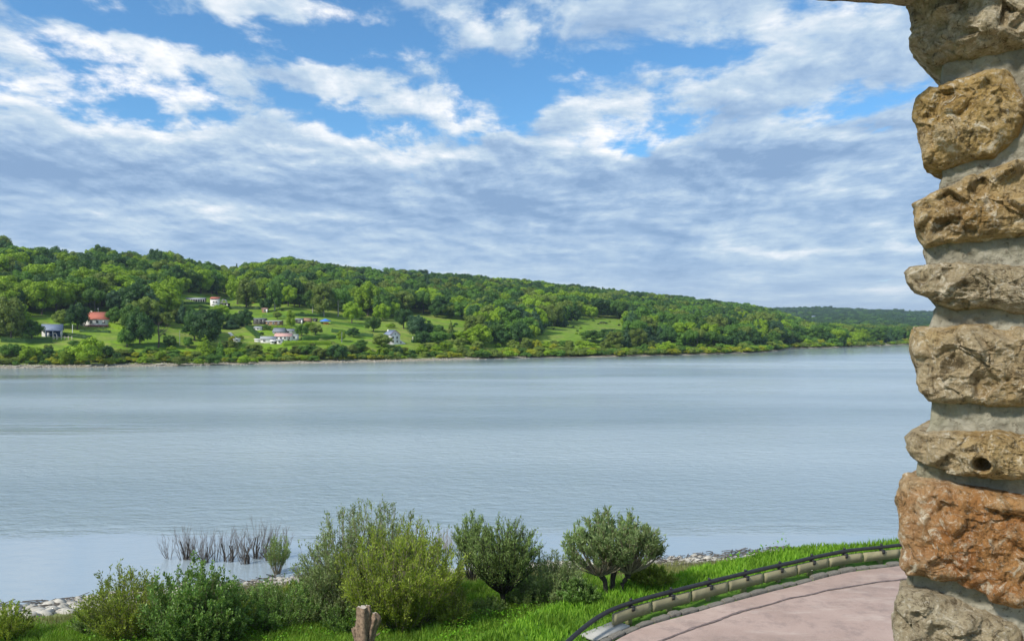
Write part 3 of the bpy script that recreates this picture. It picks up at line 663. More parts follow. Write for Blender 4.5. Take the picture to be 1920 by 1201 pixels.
# the tower wall below the opening and the left jamb (outside the picture)
tw = empty('tower_wall', (0, 1.4, ROADZ)); tag(tw, kind='structure')
o = slab('parapet', (-2.2, 1.15, 0), (2.5, 1.15, 0), -.6, 5.45, -.55, .0, M_mortar, 81, tw, 60, 14, .02); o.location = (0, -1.4, 0)
e_ = p0+ld*2.45; o = slab('jamb', (e_[0]-.3, e_[1]-.12, 0), (e_[0]+.12, e_[1]-.05, 0), 5.3-.6, 7.6, -.14, .14, M_mortar, 83, tw, 20, 14, .02); o.location = (0, -1.4, 0)

# ------------------------------------------------------------------ trees of the far bank
def ico(sub=1):
    import bmesh
    b = bmesh.new(); bmesh.ops.create_icosphere(b, subdivisions=sub, radius=1); b.verts.ensure_lookup_table()
    V = np.array([v.co[:] for v in b.verts]); T = np.array([[v.index for v in f.verts] for f in b.faces]); b.free(); return V, T
ICO = ico(2); ICO1 = ico(1)
def crown_np(shape, seed):
    r = np.random.default_rng(seed); C = []; Rd = []
    if shape == 'round':
        n = 17
        for k in range(n):
            a = k*2.4+r.uniform(-.4, .4); h = (k+.5)/n; z = .30+.56*h; rr = .36*math.sqrt(max(0, 1-((h-.42)/.72)**2))*r.uniform(.75, 1.05)
            if k % 4 == 0: rr *= .4
            C.append((rr*math.cos(a), rr*math.sin(a), z)); Rd.append(r.uniform(.13, .20)*(1.0 if h < .75 else .75))
    elif shape == 'tall':
        n = 18
        for k in range(n):
            a = k*2.4+r.uniform(-.5, .5); h = (k+.5)/n; z = .26+.64*h; rr = .30*math.sqrt(max(0.05, 1-((h-.5)/.68)**2))*r.uniform(.55, 1.1)
            C.append((rr*math.cos(a), rr*math.sin(a), z)); Rd.append(r.uniform(.10, .18))
    elif shape == 'wide':
        n = 18
        for k in range(n):
            a = k*2.4+r.uniform(-.5, .5); rr = .40*math.sqrt(r.uniform(.05, 1)); z = .50+.34*math.sqrt(max(0, 1-(rr/.46)**2))*r.uniform(.3, 1)
            C.append((rr*math.cos(a), rr*math.sin(a), z)); Rd.append(r.uniform(.11, .19))
    elif shape == 'conifer':
        for k in range(15):
            h = k/14; z = .14+.80*h; w = .30*(1-h)+.03
            for q in range(max(1, int(5*(1-h))+1)):
                a = r.uniform(0, 6.28); C.append((w*.62*math.cos(a), w*.62*math.sin(a), z+r.uniform(-.02, .02))); Rd.append(w*.48+.02)
    elif shape == 'column':
        for k in range(15):
            h = (k+.5)/15; z = .10+.84*h; w = .36*math.sin(math.pi*min(1, h*.85+.14))**.7
            a = r.uniform(0, 6.28); C.append((w*.5*math.cos(a), w*.5*math.sin(a), z)); Rd.append(w*.55+.02)
    elif shape == 'shrub':
        for k in range(13):
            a = k*2.4+r.uniform(-.5, .5); rr = .36*math.sqrt((k+.5)/13)*r.uniform(.8, 1.1); z = .22+.5*math.sqrt(max(0, 1-(rr/.42)**2))*r.uniform(.3, 1.05)
            C.append((rr*math.cos(a), rr*math.sin(a), z)); Rd.append(r.uniform(.14, .23))
    C = np.array(C); Rd = np.array(Rd); Vs, Fs = [], []; n = 0
    for c, rd in zip(C, Rd):                                   # dense inside of each clump
        V, T = ICO1 if shape == 'conifer' else ICO1
        q = V*rd*.80*(1+.22*fbm(V*2.2+c*9, 2, seed)[:, None])*[1, 1, .85]+c; Vs.append(q); Fs.append(T+n); n += len(q)
    nl = 3600; k = r.choice(len(C), nl, p=Rd**2/(Rd**2).sum()); dr = unit(r.normal(size=(nl, 3))+[0, 0, .35])
    P_ = C[k]+dr*Rd[k][:, None]*r.uniform(.80, 1.12, (nl, 1))*[1, 1, .88]
    inside = np.zeros(nl, bool)
    for c, rd in zip(C, Rd): inside |= np.linalg.norm((P_-c)/[1, 1, .88], axis=1) < rd*.72
    P_ = P_[~inside]; dr = dr[~inside]; nl = len(P_)
    nrm = unit(dr+.55*r.normal(size=(nl, 3))); a = unit(np.cross(nrm, r.normal(size=(nl, 3)))); b = np.cross(nrm, a); sz = r.uniform(.012, .034, (nl, 1))
    q = np.stack([P_+a*sz, P_+b*sz*.8, P_-a*sz, P_-b*sz*.8], 1).reshape(-1, 3); Fq = np.arange(nl*4).reshape(nl, 4)+n
    return np.concatenate(Vs+[q]), [np.concatenate(Fs), Fq]
CROWN = {}
def crown(shape, tone, v):
    k = (shape, tone, v)
    if k not in CROWN:
        kk = (shape, v)
        if kk not in CROWN: CROWN[kk] = crown_np(shape, abs(hash_(shape))+v*31)
        V, Fc = CROWN[kk]; CROWN[k] = mesh_np('crown', V, Fc, TONES[tone])
    return CROWN[k]
def hash_(s): return sum(ord(c)*(i+3) for i, c in enumerate(s))
def trunk_mesh(mat, lean=0.0, seed=0):
    mb = MB(); mb.tubes([[0, 0, -.12], [.01, 0, .15], [.0, .01, .4], [.01, .0, .62]], [.035, .028, .020, .008], 6)
    r = np.random.default_rng(seed)
    for k in range(4):
        a = r.uniform(0, 6.28); mb.tubes([[0, 0, .3+.05*k], [.10*math.cos(a), .10*math.sin(a), .42+.05*k], [.2*math.cos(a), .2*math.sin(a), .58+.04*k]], [.014, .010, .004], 4)
    return mb.mesh('trunk', mat)
TRUNK = trunk_mesh(M_bark); TRUNKP = trunk_mesh(M_palebark, seed=1)
SHAPEW = {'round': 1.0, 'tall': .85, 'wide': 1.0, 'conifer': .62, 'column': .72, 'shrub': 1.0}
EXT = {'round': .98, 'tall': .80, 'wide': 1.05, 'conifer': .62, 'column': .62, 'shrub': 1.02}
def far_tree(x, y, z, h, w, shape, tone, label, cat='tree', group=None, pale=False, name='tree', v=None):
    v = random.randrange(3) if v is None else v
    sx = w/EXT[shape]
    e = empty(name, (x, y, z-.05*h if shape != 'shrub' else z-.1*h), random.uniform(0, 6.28), (sx, sx, h))
    tag(e, label, cat, group); link('crown' if shape != 'shrub' else 'foliage', crown(shape, tone, v), e)
    if shape != 'shrub': link('trunk', TRUNKP if pale else TRUNK, e)
    return e
# masks in the photograph telling where the slope is open and what must stay in sight
def raster(polys):
    m = np.zeros((1201, 1920), bool)
    for p in polys:
        p = np.array(p, float); x0, y0 = np.floor(p.min(0)).astype(int); x1, y1 = np.ceil(p.max(0)).astype(int)
        X, Y = np.meshgrid(np.arange(x0, x1+1), np.arange(y0, y1+1)); ins = np.zeros(X.shape, bool)
        for (ax, ay), (bx, by) in zip(p, np.roll(p, -1, 0)):
            c = (ay > Y) != (by > Y); ins ^= c & (X < (bx-ax)*(Y-ay)/((by-ay) if by != ay else 1e-9)+ax)
        m[y0:y1+1, x0:x1+1] |= ins
    return m
def rect(a, b, c, d): return [(a, b), (c, b), (c, d), (a, d)]
OPEN = raster([[(65, 642), (65, 625), (75, 604), (70, 592), (104, 590), (130, 604), (150, 598), (206, 600), (235, 618), (248, 641), (170, 641)],
                [(284, 648), (288, 612), (330, 608), (338, 640)],
                [(338, 580), (345, 556), (392, 553), (430, 556), (470, 562), (560, 580), (600, 578), (640, 590), (700, 598), (670, 612), (700, 640), (560, 650), (430, 650), (436, 615), (470, 610), (425, 590)],
                [(730, 602), (745, 594), (790, 590), (862, 606), (864, 620), (800, 626), (735, 614)],
                [(1030, 640), (1032, 618), (1060, 612), (1100, 614), (1094, 600), (1130, 595), (1160, 598), (1163, 612), (1140, 620), (1110, 622), (1075, 634)]])
KEEP = raster([rect(153, 586, 207, 614), rect(74, 602, 120, 636), rect(172, 622, 245, 638), rect(287, 612, 334, 644), rect(345, 553, 392, 574), rect(392, 553, 430, 576), rect(430, 572, 540, 592), rect(585, 585, 640, 600),
               rect(474, 594, 530, 612), rect(438, 618, 560, 645), rect(560, 618, 690, 640), rect(552, 594, 624, 612), rect(640, 602, 700, 616), [(735, 594), (790, 591), (862, 606), (862, 616), (800, 614), (735, 600)],
               rect(726, 616, 770, 643), [(1032, 634), (1035, 616), (1060, 612), (1112, 614), (1105, 628), (1075, 634)], [(1095, 612), (1095, 599), (1130, 595), (1161, 600), (1160, 613), (1120, 614)], rect(65, 592, 100, 604)])
def base_open(px, py):
    i, j = int(round(py)), int(round(px)); return 0 <= j < 1920 and 0 <= i < 1201 and OPEN[i, j]
def keep_limit(px, pyb, pyt, hw):
    a, b = int(max(0, px-hw)), int(min(1919, px+hw)); t0, b0 = int(max(0, pyt)), int(min(1200, pyb))
    if a >= b or t0 >= b0: return pyt
    sub = KEEP[t0:b0, a:b].any(1); k = np.nonzero(sub)[0]
    return pyt if not len(k) else t0+k[-1]+1
cand = []; ex = []
# trees that can be told apart: base x, base y, top y, width, shape, tone, label, pale trunk
NAMED = [
 (166, 685, 627, 64, 'round', 'bright', 'large bright yellow green tree on the far shore below the red roofed house', 0),
 (123, 684, 648, 19, 'column', 'bright', 'small pointed bright green tree on the shore left of the large bright tree', 0),
 (205, 684, 666, 24, 'shrub', 'bright', 'round bright bush at the waterline right of the large bright tree', 0),
 (52, 680, 645, 30, 'round', 'bright', 'yellow green tree on the shore near the left edge of the photo', 0),
 (64, 682, 666, 12, 'column', 'yellow', 'tiny yellow green sapling on the shore at the far left', 0),
 (20, 672, 640, 40, 'round', 'mid', 'green tree on the shore in the left corner', 0),
 (145, 618, 563, 44, 'round', 'dark', 'dark round tree just left of the red roofed house', 0),
 (116, 614, 576, 36, 'round', 'olive', 'olive tree behind the blue veranda house', 0),
 (262, 652, 580, 50, 'round', 'dark', 'tall dark tree standing right of the long lawn', 0),
 (214, 610, 572, 34, 'round', 'mid', 'mid green tree to the right of the red roofed house', 0),
 (20, 640, 550, 56, 'tall', 'olive', 'tall pale olive tree at the left edge above the shore', 0),
 (392, 652, 574, 66, 'round', 'dark', 'broad dark tree in the middle of the gardens under the small white house', 0),
 (342, 606, 560, 22, 'conifer', 'blue', 'dark narrow conifer at the left end of the upper garden terrace', 0),
 (415, 592, 568, 32, 'round', 'bright', 'bright young tree in front of the small white house on the hill', 0),
 (352, 652, 628, 22, 'round', 'mid', 'small round tree at the right end of the garden lawn', 0),
 (384, 668, 624, 32, 'conifer', 'bright', 'bright pointed yellow green tree in the shore belt below the gardens', 0),
 (413, 668, 634, 18, 'conifer', 'mid', 'green pointed tree beside the bright pointed one', 0),
 (459, 614, 575, 34, 'round', 'dark', 'dark clipped looking tree left of the long flat sheds', 0),
 (442, 612, 584, 18, 'column', 'dark', 'narrow dark tree left of the dark clipped tree', 0),
 (462, 580, 518, 44, 'tall', 'olive', 'tall pale green tree above the terraces beside the small white house', 0),
 (445, 570, 512, 46, 'tall', 'bright', 'bright leafy tree at the wood edge right of the small white house', 0),
 (515, 582, 522, 34, 'tall', 'mid', 'slim tree behind the small brown hut', 1),
 (540, 574, 530, 40, 'round', 'bright', 'light green round tree at the upper edge of the gardens', 0),
 (545, 612, 577, 15, 'column', 'bright', 'narrow bright poplar in the middle of the gardens', 0),
 (497, 585, 556, 22, 'round', 'dark', 'small dark tree at the wood edge over the brown hut', 0),
 (586, 586, 540, 28, 'tall', 'mid', 'slender tree with pale trunk on the left of the trunk group', 1),
 (607, 593, 527, 48, 'tall', 'olive', 'tall tree with a white trunk at the wood edge above the blue parasol', 1),
 (634, 593, 528, 46, 'wide', 'mid', 'tall spreading tree with pale trunk right of the white trunk tree', 1),
 (660, 606, 560, 40, 'round', 'bright', 'yellow green tree on the slope right of the pale trunks', 0),
 (690, 592, 522, 50, 'round', 'bright', 'big bright round tree in the wood above the right hand meadow', 0),
 (578, 618, 598, 30, 'shrub', 'bright', 'bright rounded shrub beside the brown roofed shed', 0),
 (500, 618, 605, 20, 'shrub', 'mid', 'small round shrub below the long flat sheds', 0),
 (640, 640, 616, 18, 'round', 'bright', 'small yellow green garden tree right of the white bungalows', 0),
 (436, 640, 628, 12, 'column', 'yellow', 'tiny yellow conifer at the foot of the white garden steps', 0),
 (716, 652, 622, 44, 'round', 'olive', 'olive tree hiding the left side of the tall white house', 0),
 (700, 622, 590, 34, 'round', 'mid', 'green tree on the slope above and left of the tall white house', 0),
 (780, 636, 584, 46, 'round', 'blue', 'dark blue green tree behind the tall white house', 0),
 (757, 616, 573, 38, 'round', 'dark', 'dark tree rising above the roof of the tall white house', 0),
 (800, 634, 600, 30, 'round', 'dark', 'dark round tree right of the tall white house', 0),
 (845, 632, 596, 14, 'conifer', 'olive', 'slim pointed tree at the right end of the sloping meadow', 0),
 (633, 676, 642, 40, 'round', 'dark', 'dark tree on the shore between the bungalows and the tall white house', 0),
 (602, 674, 650, 34, 'round', 'olive', 'olive tree in the shore belt below the bungalows', 0),
 (338, 688, 664, 36, 'shrub', 'olive', 'pair of spreading bushes standing at the far waterline', 0),
 (398, 686, 658, 36, 'shrub', 'mid', 'mid green willow bush at the far waterline', 0),
 (457, 686, 663, 26, 'shrub', 'bright', 'small yellow green bush standing on the far beach', 0),
 (372, 684, 668, 20, 'shrub', 'bright', 'small bush between two waterline willows', 0),
 (1110, 640, 616, 52, 'round', 'mid', 'bright green tree in front of the far meadow', 0),
 (1195, 655, 612, 34, 'tall', 'olive', 'tall light green tree right of the far meadow', 0),
 (1175, 650, 608, 24, 'conifer', 'blue', 'dark blue conifer right of the far meadow', 0),
 (1251, 664, 637, 34, 'round', 'bright', 'bright round tree on the far shore right of the meadow', 0),
 (1208, 664, 641, 20, 'round', 'mid', 'round green tree on the shore left of the bright round tree', 0),
 (1006, 661, 634, 22, 'round', 'yellow', 'yellow green round tree on the shore left of the far meadow', 0),
 (988, 660, 631, 22, 'tall', 'olive', 'olive tree left of the yellow green round tree', 0),
 (1040, 662, 642, 18, 'column', 'yellow', 'small yellow tree on the shore below the far meadow', 0),
 (1066, 600, 596, 14, 'shrub', 'dark', 'small dark bush between the two parts of the far meadow', 0),
 (1597, 650, 630, 24, 'round', 'bright', 'round light green tree alone at the distant waterline', 0),
 (1580, 650, 628, 16, 'round', 'dark', 'dark tree touching the lone round tree at the distant waterline', 0),
 (1538, 644, 606, 40, 'tall', 'mid', 'broad tall tree on the distant point', 0),
 (238, 650, 610, 34, 'round', 'mid', 'mid green tree at the right end of the lawn left of the tall dark tree', 0),
 (312, 612, 580, 34, 'round', 'olive', 'olive tree at the top edge of the long lawn', 0),
 (318, 652, 626, 26, 'round', 'mid', 'small green tree on the long lawn beside the dead tree', 0),
 (426, 606, 584, 24, 'round', 'mid', 'round green tree between the tiny white house and the clipped tree', 0),
 (432, 660, 636, 30, 'round', 'olive', 'olive tree beside the foot of the white garden steps', 0),
 (476, 660, 643, 34, 'round', 'olive', 'low olive tree in front of the hedge running down the slope', 0),
 (566, 630, 606, 26, 'round', 'mid', 'green garden tree above the boxy white hut', 0),
 (592, 628, 606, 28, 'round', 'olive', 'olive garden tree just below the blue parasol', 0),
 (575, 664, 645, 36, 'round', 'mid', 'mid green tree in the shore belt under the long hedge', 0),
 (662, 632, 612, 26, 'round', 'dark', 'dark garden tree on the slope between parasol and tall white house', 0),
 (676, 660, 634, 32, 'round', 'mid', 'green tree in the shore belt left of the tall white house', 0),
 (650, 588, 558, 34, 'tall', 'dark', 'dark tree at the wood edge right of the pale trunks', 0),
 (562, 576, 548, 32, 'round', 'mid', 'mid green tree at the wood edge over the dark huts', 0),
 (520, 598, 582, 20, 'round', 'olive', 'small olive tree on the terrace above the long brown shed', 0),
 (60, 636, 596, 40, 'round', 'mid', 'mid green tree left of the blue veranda house', 0),
 (140, 648, 634, 26, 'shrub', 'mid', 'green bush in front of the cream railing', 0),
 (785, 622, 596, 22, 'round', 'mid', 'green tree at the lower edge of the sloping meadow', 0),
 (820, 628, 606, 34, 'round', 'mid', 'broad green tree under the sloping meadow', 0),
 (197, 500, 464, 24, 'wide', 'dark', 'umbrella shaped pine standing above the skyline on the left', 0),
 (290, 520, 467, 32, 'wide', 'dark', 'tall dark pine breaking the skyline left of the gap', 0),
 (332, 520, 486, 24, 'wide', 'dark', 'thin dark tree on the skyline right of the gap', 0),
 (1003, 538, 526, 9, 'round', 'dark', 'small dark tree top sticking out of the distant ridge', 0),
]
for (px, pb, pt, w, sh, tn_, lab, pale) in NAMED:
    x, y, z = far_hit(px, pb)
    h = (pb-pt)*y/F; ww = w*y/F; bm_h = h
    far_tree(x, y, z, h, ww, sh, tn_, lab, 'bush' if sh == 'shrub' else 'tree', pale=bool(pale), name='bush' if sh == 'shrub' else 'tree'); ex.append((x, y, ww*.5))
ex = np.array(ex)
SH = ['round', 'tall', 'wide', 'round']
def region(px):
    for a, s in ((150, 'on the left hand hillside'), (335, 'above the red roofed house'), (600, 'behind the garden terraces'), (870, 'above the sloping meadow'), (1150, 'on the middle slope around the far meadow'), (1475, 'on the right hand slope going down to the point')):
        if px < a: return s
    return 'on the distant bank beyond the point'
r2 = np.random.default_rng(21)
def spacing(y): return 9.2+max(0, (y-380))*.0052
y = 300.0
while y < 3050:
    sp = spacing(y) if y < 1500 else 14+(y-1500)*.004
    for px in np.arange(-160+r2.uniform(0, sp)*F/y, 1790, sp*F/y):
        yy = y+r2.uniform(-.45, .45)*sp; xx = (px-CX)/F*yy+r2.uniform(-.4, .4)*sp; p = CX+F*xx/yy
        ds = np.interp(p, SHX, SHD); o_ = yy-ds
        if o_ < 13: continue
        dr = np.interp(p, SKX, RDD)
        if yy > dr+25 and (p < 1360 or yy < 1500 and p < 1480): continue
        if p < 1360 and yy > dr+25: continue
        z = float(far_h(xx, yy)); ppx, ppy = proj(xx, yy, z)
        if base_open(ppx, ppy):
            if r2.random() > .62: continue
            h = r2.uniform(2.0, 6.5); w = h*r2.uniform(.7, 1.3); pt_ = ppy-h*F/yy
            if keep_limit(ppx, ppy+1, pt_, w*.5*F/yy) > pt_ and r2.random() > .38: continue
            if keep_limit(ppx, ppy+1, pt_, w*.5*F/yy) > pt_: h = r2.uniform(1.2, 2.2); w = h*1.4
            if len(ex) and (np.hypot(ex[:, 0]-xx, ex[:, 1]-yy) < ex[:, 2]*.8+w*.25).any(): continue
            cand.append((h/yy+.02, xx, yy, z, h, w, 'shrub' if h < 4 else 'round', ['dark', 'mid', 'olive', 'bright', 'dark'][r2.integers(5)], p)); continue
        if z < .7: continue
        shore = o_ < 34
        if shore: h = r2.uniform(3.0, 6.5)*(1+.0012*max(0, yy-350)); w = h*r2.uniform(.9, 1.4)
        else:
            h = r2.uniform(10.5, 18.5)*(.85 if o_ < 55 else 1); w = h*r2.uniform(.68, 1.12)*max(1, sp/11.5)
            if p > 1020 and o_ < 120: h *= r2.uniform(.8, 1.15)
            if yy > dr-40: hv_ = r2.uniform(.78, 1.30 if p < 470 else 1.15); h *= hv_; w *= .92
        lim = keep_limit(ppx, ppy, ppy-h*F/yy, w*.5*F/yy)
        if lim > ppy-h*F/yy:
            lim += r2.uniform(0, 3); h2 = (ppy-lim)*yy/F
            if h2 < 2.0: continue
            w *= min(1, max(.5, h2/h*1.4)); h = h2
        if len(ex) and (np.hypot(ex[:, 0]-xx, ex[:, 1]-yy) < ex[:, 2]*.8+w*.25).any(): continue
        patch = float(vnoise(np.array([xx/55, yy/75, 1.]), 33)); q = r2.random()+patch*.28
        if yy > 1500: tone = 'blue' if q < .55 else 'dark' if q < .85 else 'mid'
        elif shore: tone = ['dark', 'mid', 'olive', 'bright', 'yellow'][min(4, int(r2.choice(5, p=[.12, .25, .28, .27, .08])))]
        else: tone = 'blue' if q < .12 else 'dark' if q < .40 else 'mid' if q < .70 else 'olive' if q < .86 else 'bright'
        if p < 60 and not shore and r2.random() < .5: tone = 'bright'
        if h < 4.5: shp = 'shrub'
        elif tone in ('blue',) and yy < 1500 and r2.random() < .55: shp = 'conifer'; w *= .75
        else: shp = ['round', 'tall', 'wide', 'round'][r2.integers(4)] if not shore else ['round', 'shrub', 'shrub', 'column'][r2.integers(4)]
        cand.append((h/yy*(1.0 if p > -5 else .01), xx, yy, z, h, w, shp, tone, p))
    y += sp*.92
# low bushes along the water's edge and hedge plants in the gardens
bush = []
for p in np.concatenate([np.arange(-60, 900, 7.5), np.arange(900, 1475, 6), np.arange(1475, 1760, 7)]):
    for rowo in (13, 19, 25):
        pp = p+r2.uniform(-4, 4); ds = np.interp(pp, SHX, SHD); yy = ds+(rowo-(4 if r2.random() < .3 else 0) if pp < 900 else rowo-8)+r2.uniform(-3, 3); xx = (pp-CX)/F*yy; z = float(far_h(xx, yy))
        h = r2.uniform(1.6, 3.6)*(1 if pp < 900 else 1.5); tone = ['mid', 'olive', 'bright', 'yellow', 'olive'][r2.integers(5)]
        if r2.random() < .22: continue
        bush.append((h/yy, xx, yy, z, h, h*r2.uniform(1.2, 2.0), 'shrub', tone, pp))
def split(cands, n): cands = sorted(cands, key=lambda c: -c[0]); return cands[:n], cands[n:]
TW = {'dark': 'dark green', 'mid': 'mid green', 'olive': 'olive green', 'bright': 'bright yellow green', 'yellow': 'yellowish', 'blue': 'deep blue green'}
SW = {'round': 'rounded', 'tall': 'tall', 'wide': 'spreading', 'conifer': 'pointed', 'column': 'narrow', 'shrub': 'low bushy'}
sel, rest = split(cand, 300)
ORD = ['first', 'second', 'third', 'fourth', 'fifth', 'sixth', 'seventh', 'eighth', 'ninth', 'tenth', 'eleventh', 'twelfth', 'thirteenth', 'fourteenth', 'fifteenth', 'sixteenth', 'seventeenth', 'eighteenth', 'nineteenth', 'twentieth']
def place(c):
    p, py = proj(c[1], c[2], c[3])
    o_ = c[2]-np.interp(p, SHX, SHD); f_ = o_/(np.interp(p, SKX, RDD)-np.interp(p, SHX, SHD))
    return 'low' if f_ < .18 else 'halfway up' if f_ < .55 else 'high up'
def put_all(cs, noun, nm, fn):
    gr = {}
    for c in cs: gr.setdefault(fn(c), []).append(c)
    for g, lst in gr.items():
        lst.sort(key=lambda c: c[8])
        for i, c in enumerate(lst):
            if len(lst) == 1: lab = g.replace(noun+'s', noun, 1)+', the only one of its kind there'; lab = ' '.join(lab.split()[:16])
            elif i < 10 or len(lst) <= 20 and i < len(lst)/2: lab = f'{ORD[i]} from left of the {g}'
            elif len(lst)-i <= 20: lab = f'{ORD[len(lst)-1-i]} from right of the {g}'
            else: lab = f'{ORD[i]} from left of the {g}' if i < 20 else f'one of the middle {g}'
            far_tree(c[1], c[2], c[3], c[4], c[5], c[6], c[7], lab, noun, g, name=nm)
RG = [(150, 'on the far left'), (335, 'above the red roof'), (600, 'behind the gardens'), (870, 'by the sloping meadow'), (1150, 'around the far meadow'), (1475, 'near the point'), (9999, 'beyond the point')]
def rg(p): return next(s_ for a, s_ in RG if p < a)
def gfn(c):
    g = f'{TW[c[7]]} {SW[c[6]]} trees {place(c)} {rg(c[8])}'; return g
put_all(sel, 'tree', 'tree', gfn)
selb, restb = split(bush, 260)
RB = [(60, 'at the left edge'), (150, 'below the blue house'), (250, 'below the red roof'), (340, 'below the long lawn'), (430, 'below the dark trees'), (560, 'below the bungalows'), (700, 'left of the white house'), (800, 'below the white house'), (900, 'right of the white house'), (1030, 'left of the far meadow'), (1200, 'under the far meadow'), (9999, 'near the point')]
def rb(p): return next(s_ for a, s_ in RB if p < a)
put_all(selb, 'bush', 'bush', lambda c: f'low {TW[c[7]]} bushes on the shore {rb(c[8])}'.replace('bushes', 'bushs')) if False else put_all(selb, 'bush', 'bush', lambda c: f'{TW[c[7]]} shore bushes {rb(c[8])}')
# everything further away: one wood, instanced from the crowns above
def gn_scatter(name, items, label_kind='stuff'):
    keys = sorted({(c[6], c[7], i % 3) for i, c in enumerate(items)}); kid = {k: i for i, k in enumerate(keys)}
    src = {}
    for o in list(COL.objects):
        if o.type == 'MESH':
            for k in keys:
                if k in CROWN and k not in src and o.data == CROWN[k]: src[k] = o
    keys = [k for k in keys if k in src]; kid = {k: i for i, k in enumerate(keys)}
    P_, Sc, Rt, Id = [], [], [], []
    for i, c in enumerate(items):
        k = (c[6], c[7], i % 3)
        if k not in kid: k = next((q for q in keys if q[1] == c[7]), keys[0])
        P_.append((c[1], c[2], c[3]-.06*c[4])); s = c[5]/EXT[k[0]]; Sc.append((s, s, c[4])); Rt.append((0, 0, r2.uniform(0, 6.28))); Id.append(kid[k])
    me = bpy.data.meshes.new(name); me.from_pydata(P_, [], [])
    a = me.attributes.new('sc', 'FLOAT_VECTOR', 'POINT'); a.data.foreach_set('vector', np.array(Sc, np.float32).ravel())
    a = me.attributes.new('rt', 'FLOAT_VECTOR', 'POINT'); a.data.foreach_set('vector', np.array(Rt, np.float32).ravel())
    a = me.attributes.new('id', 'INT', 'POINT'); a.data.foreach_set('value', np.array(Id, np.int32))
    ob = link(name, me); g = bpy.data.node_groups.new(name, 'GeometryNodeTree')
    g.interface.new_socket('Geometry', in_out='INPUT', socket_type='NodeSocketGeometry'); g.interface.new_socket('Geometry', in_out='OUTPUT', socket_type='NodeSocketGeometry')
    N = g.nodes; L = g.links; gi = N.new('NodeGroupInput'); go = N.new('NodeGroupOutput'); gti = N.new('GeometryNodeGeometryToInstance')
    for k in reversed(keys):
        oi = N.new('GeometryNodeObjectInfo'); oi.transform_space = 'ORIGINAL'; oi.inputs['Object'].default_value = src[k]; oi.inputs['As Instance'].default_value = False
        L.new(oi.outputs['Geometry'], gti.inputs[0])
    iop = N.new('GeometryNodeInstanceOnPoints'); iop.inputs['Pick Instance'].default_value = True
    def attr(nm, ty):
        n = N.new('GeometryNodeInputNamedAttribute'); n.data_type = ty; n.inputs[0].default_value = nm; return n.outputs[0]
    L.new(gi.outputs[0], iop.inputs['Points']); L.new(gti.outputs[0], iop.inputs['Instance']); L.new(attr('id', 'INT'), iop.inputs['Instance Index'])
    L.new(attr('sc', 'FLOAT_VECTOR'), iop.inputs['Scale'])
    e2r = N.new('FunctionNodeEulerToRotation'); L.new(attr('rt', 'FLOAT_VECTOR'), e2r.inputs[0]); L.new(e2r.outputs[0], iop.inputs['Rotation'])
    L.new(iop.outputs[0], go.inputs[0]); md = ob.modifiers.new('scatter', 'NODES'); md.node_group = g; return ob
ob = gn_scatter('distant_wood', rest); tag(ob, 'dense mixed green wood covering the far hillside and the distant bank', 'wood', kind='stuff')
ob = gn_scatter('shore_scrub', restb); tag(ob, 'thin belt of low scrub along the farther waterline', 'scrub', kind='stuff')
print('trees', len(sel), len(rest), len(selb), len(restb))
# ------------------------------------------------------------------ houses, sheds and gardens on the far bank
def win(parent, x0, x1, z0, z1, y=0.0, side=None, frame=M_white):
    """window on the wall plane y (front) or, with side, on the wall x = side"""
    f = MB(); g = MB(); w = .09
    def b(m, a, c, d_, e, p0, p1):
        if side is None: m.box(a, c, y-p1, y-p0, d_, e)
        else: m.box(side-p1 if side < 0 else side+p0, side-p0 if side < 0 else side+p1, a, c, d_, e)
    b(f, x0-w, x0, z0-w, z1+w, .003, .07); b(f, x1, x1+w, z0-w, z1+w, .003, .07); b(f, x0, x1, z0-w, z0, .003, .07); b(f, x0, x1, z1, z1+w, .003, .07)
    b(f, (x0+x1)/2-.03, (x0+x1)/2+.03, z0, z1, .03, .06)
    b(g, x0, x1, z0, z1, .004, .028)
    o = link('window', f.mesh('window', frame), parent); link('pane', g.mesh('pane', M_glass), o); return o
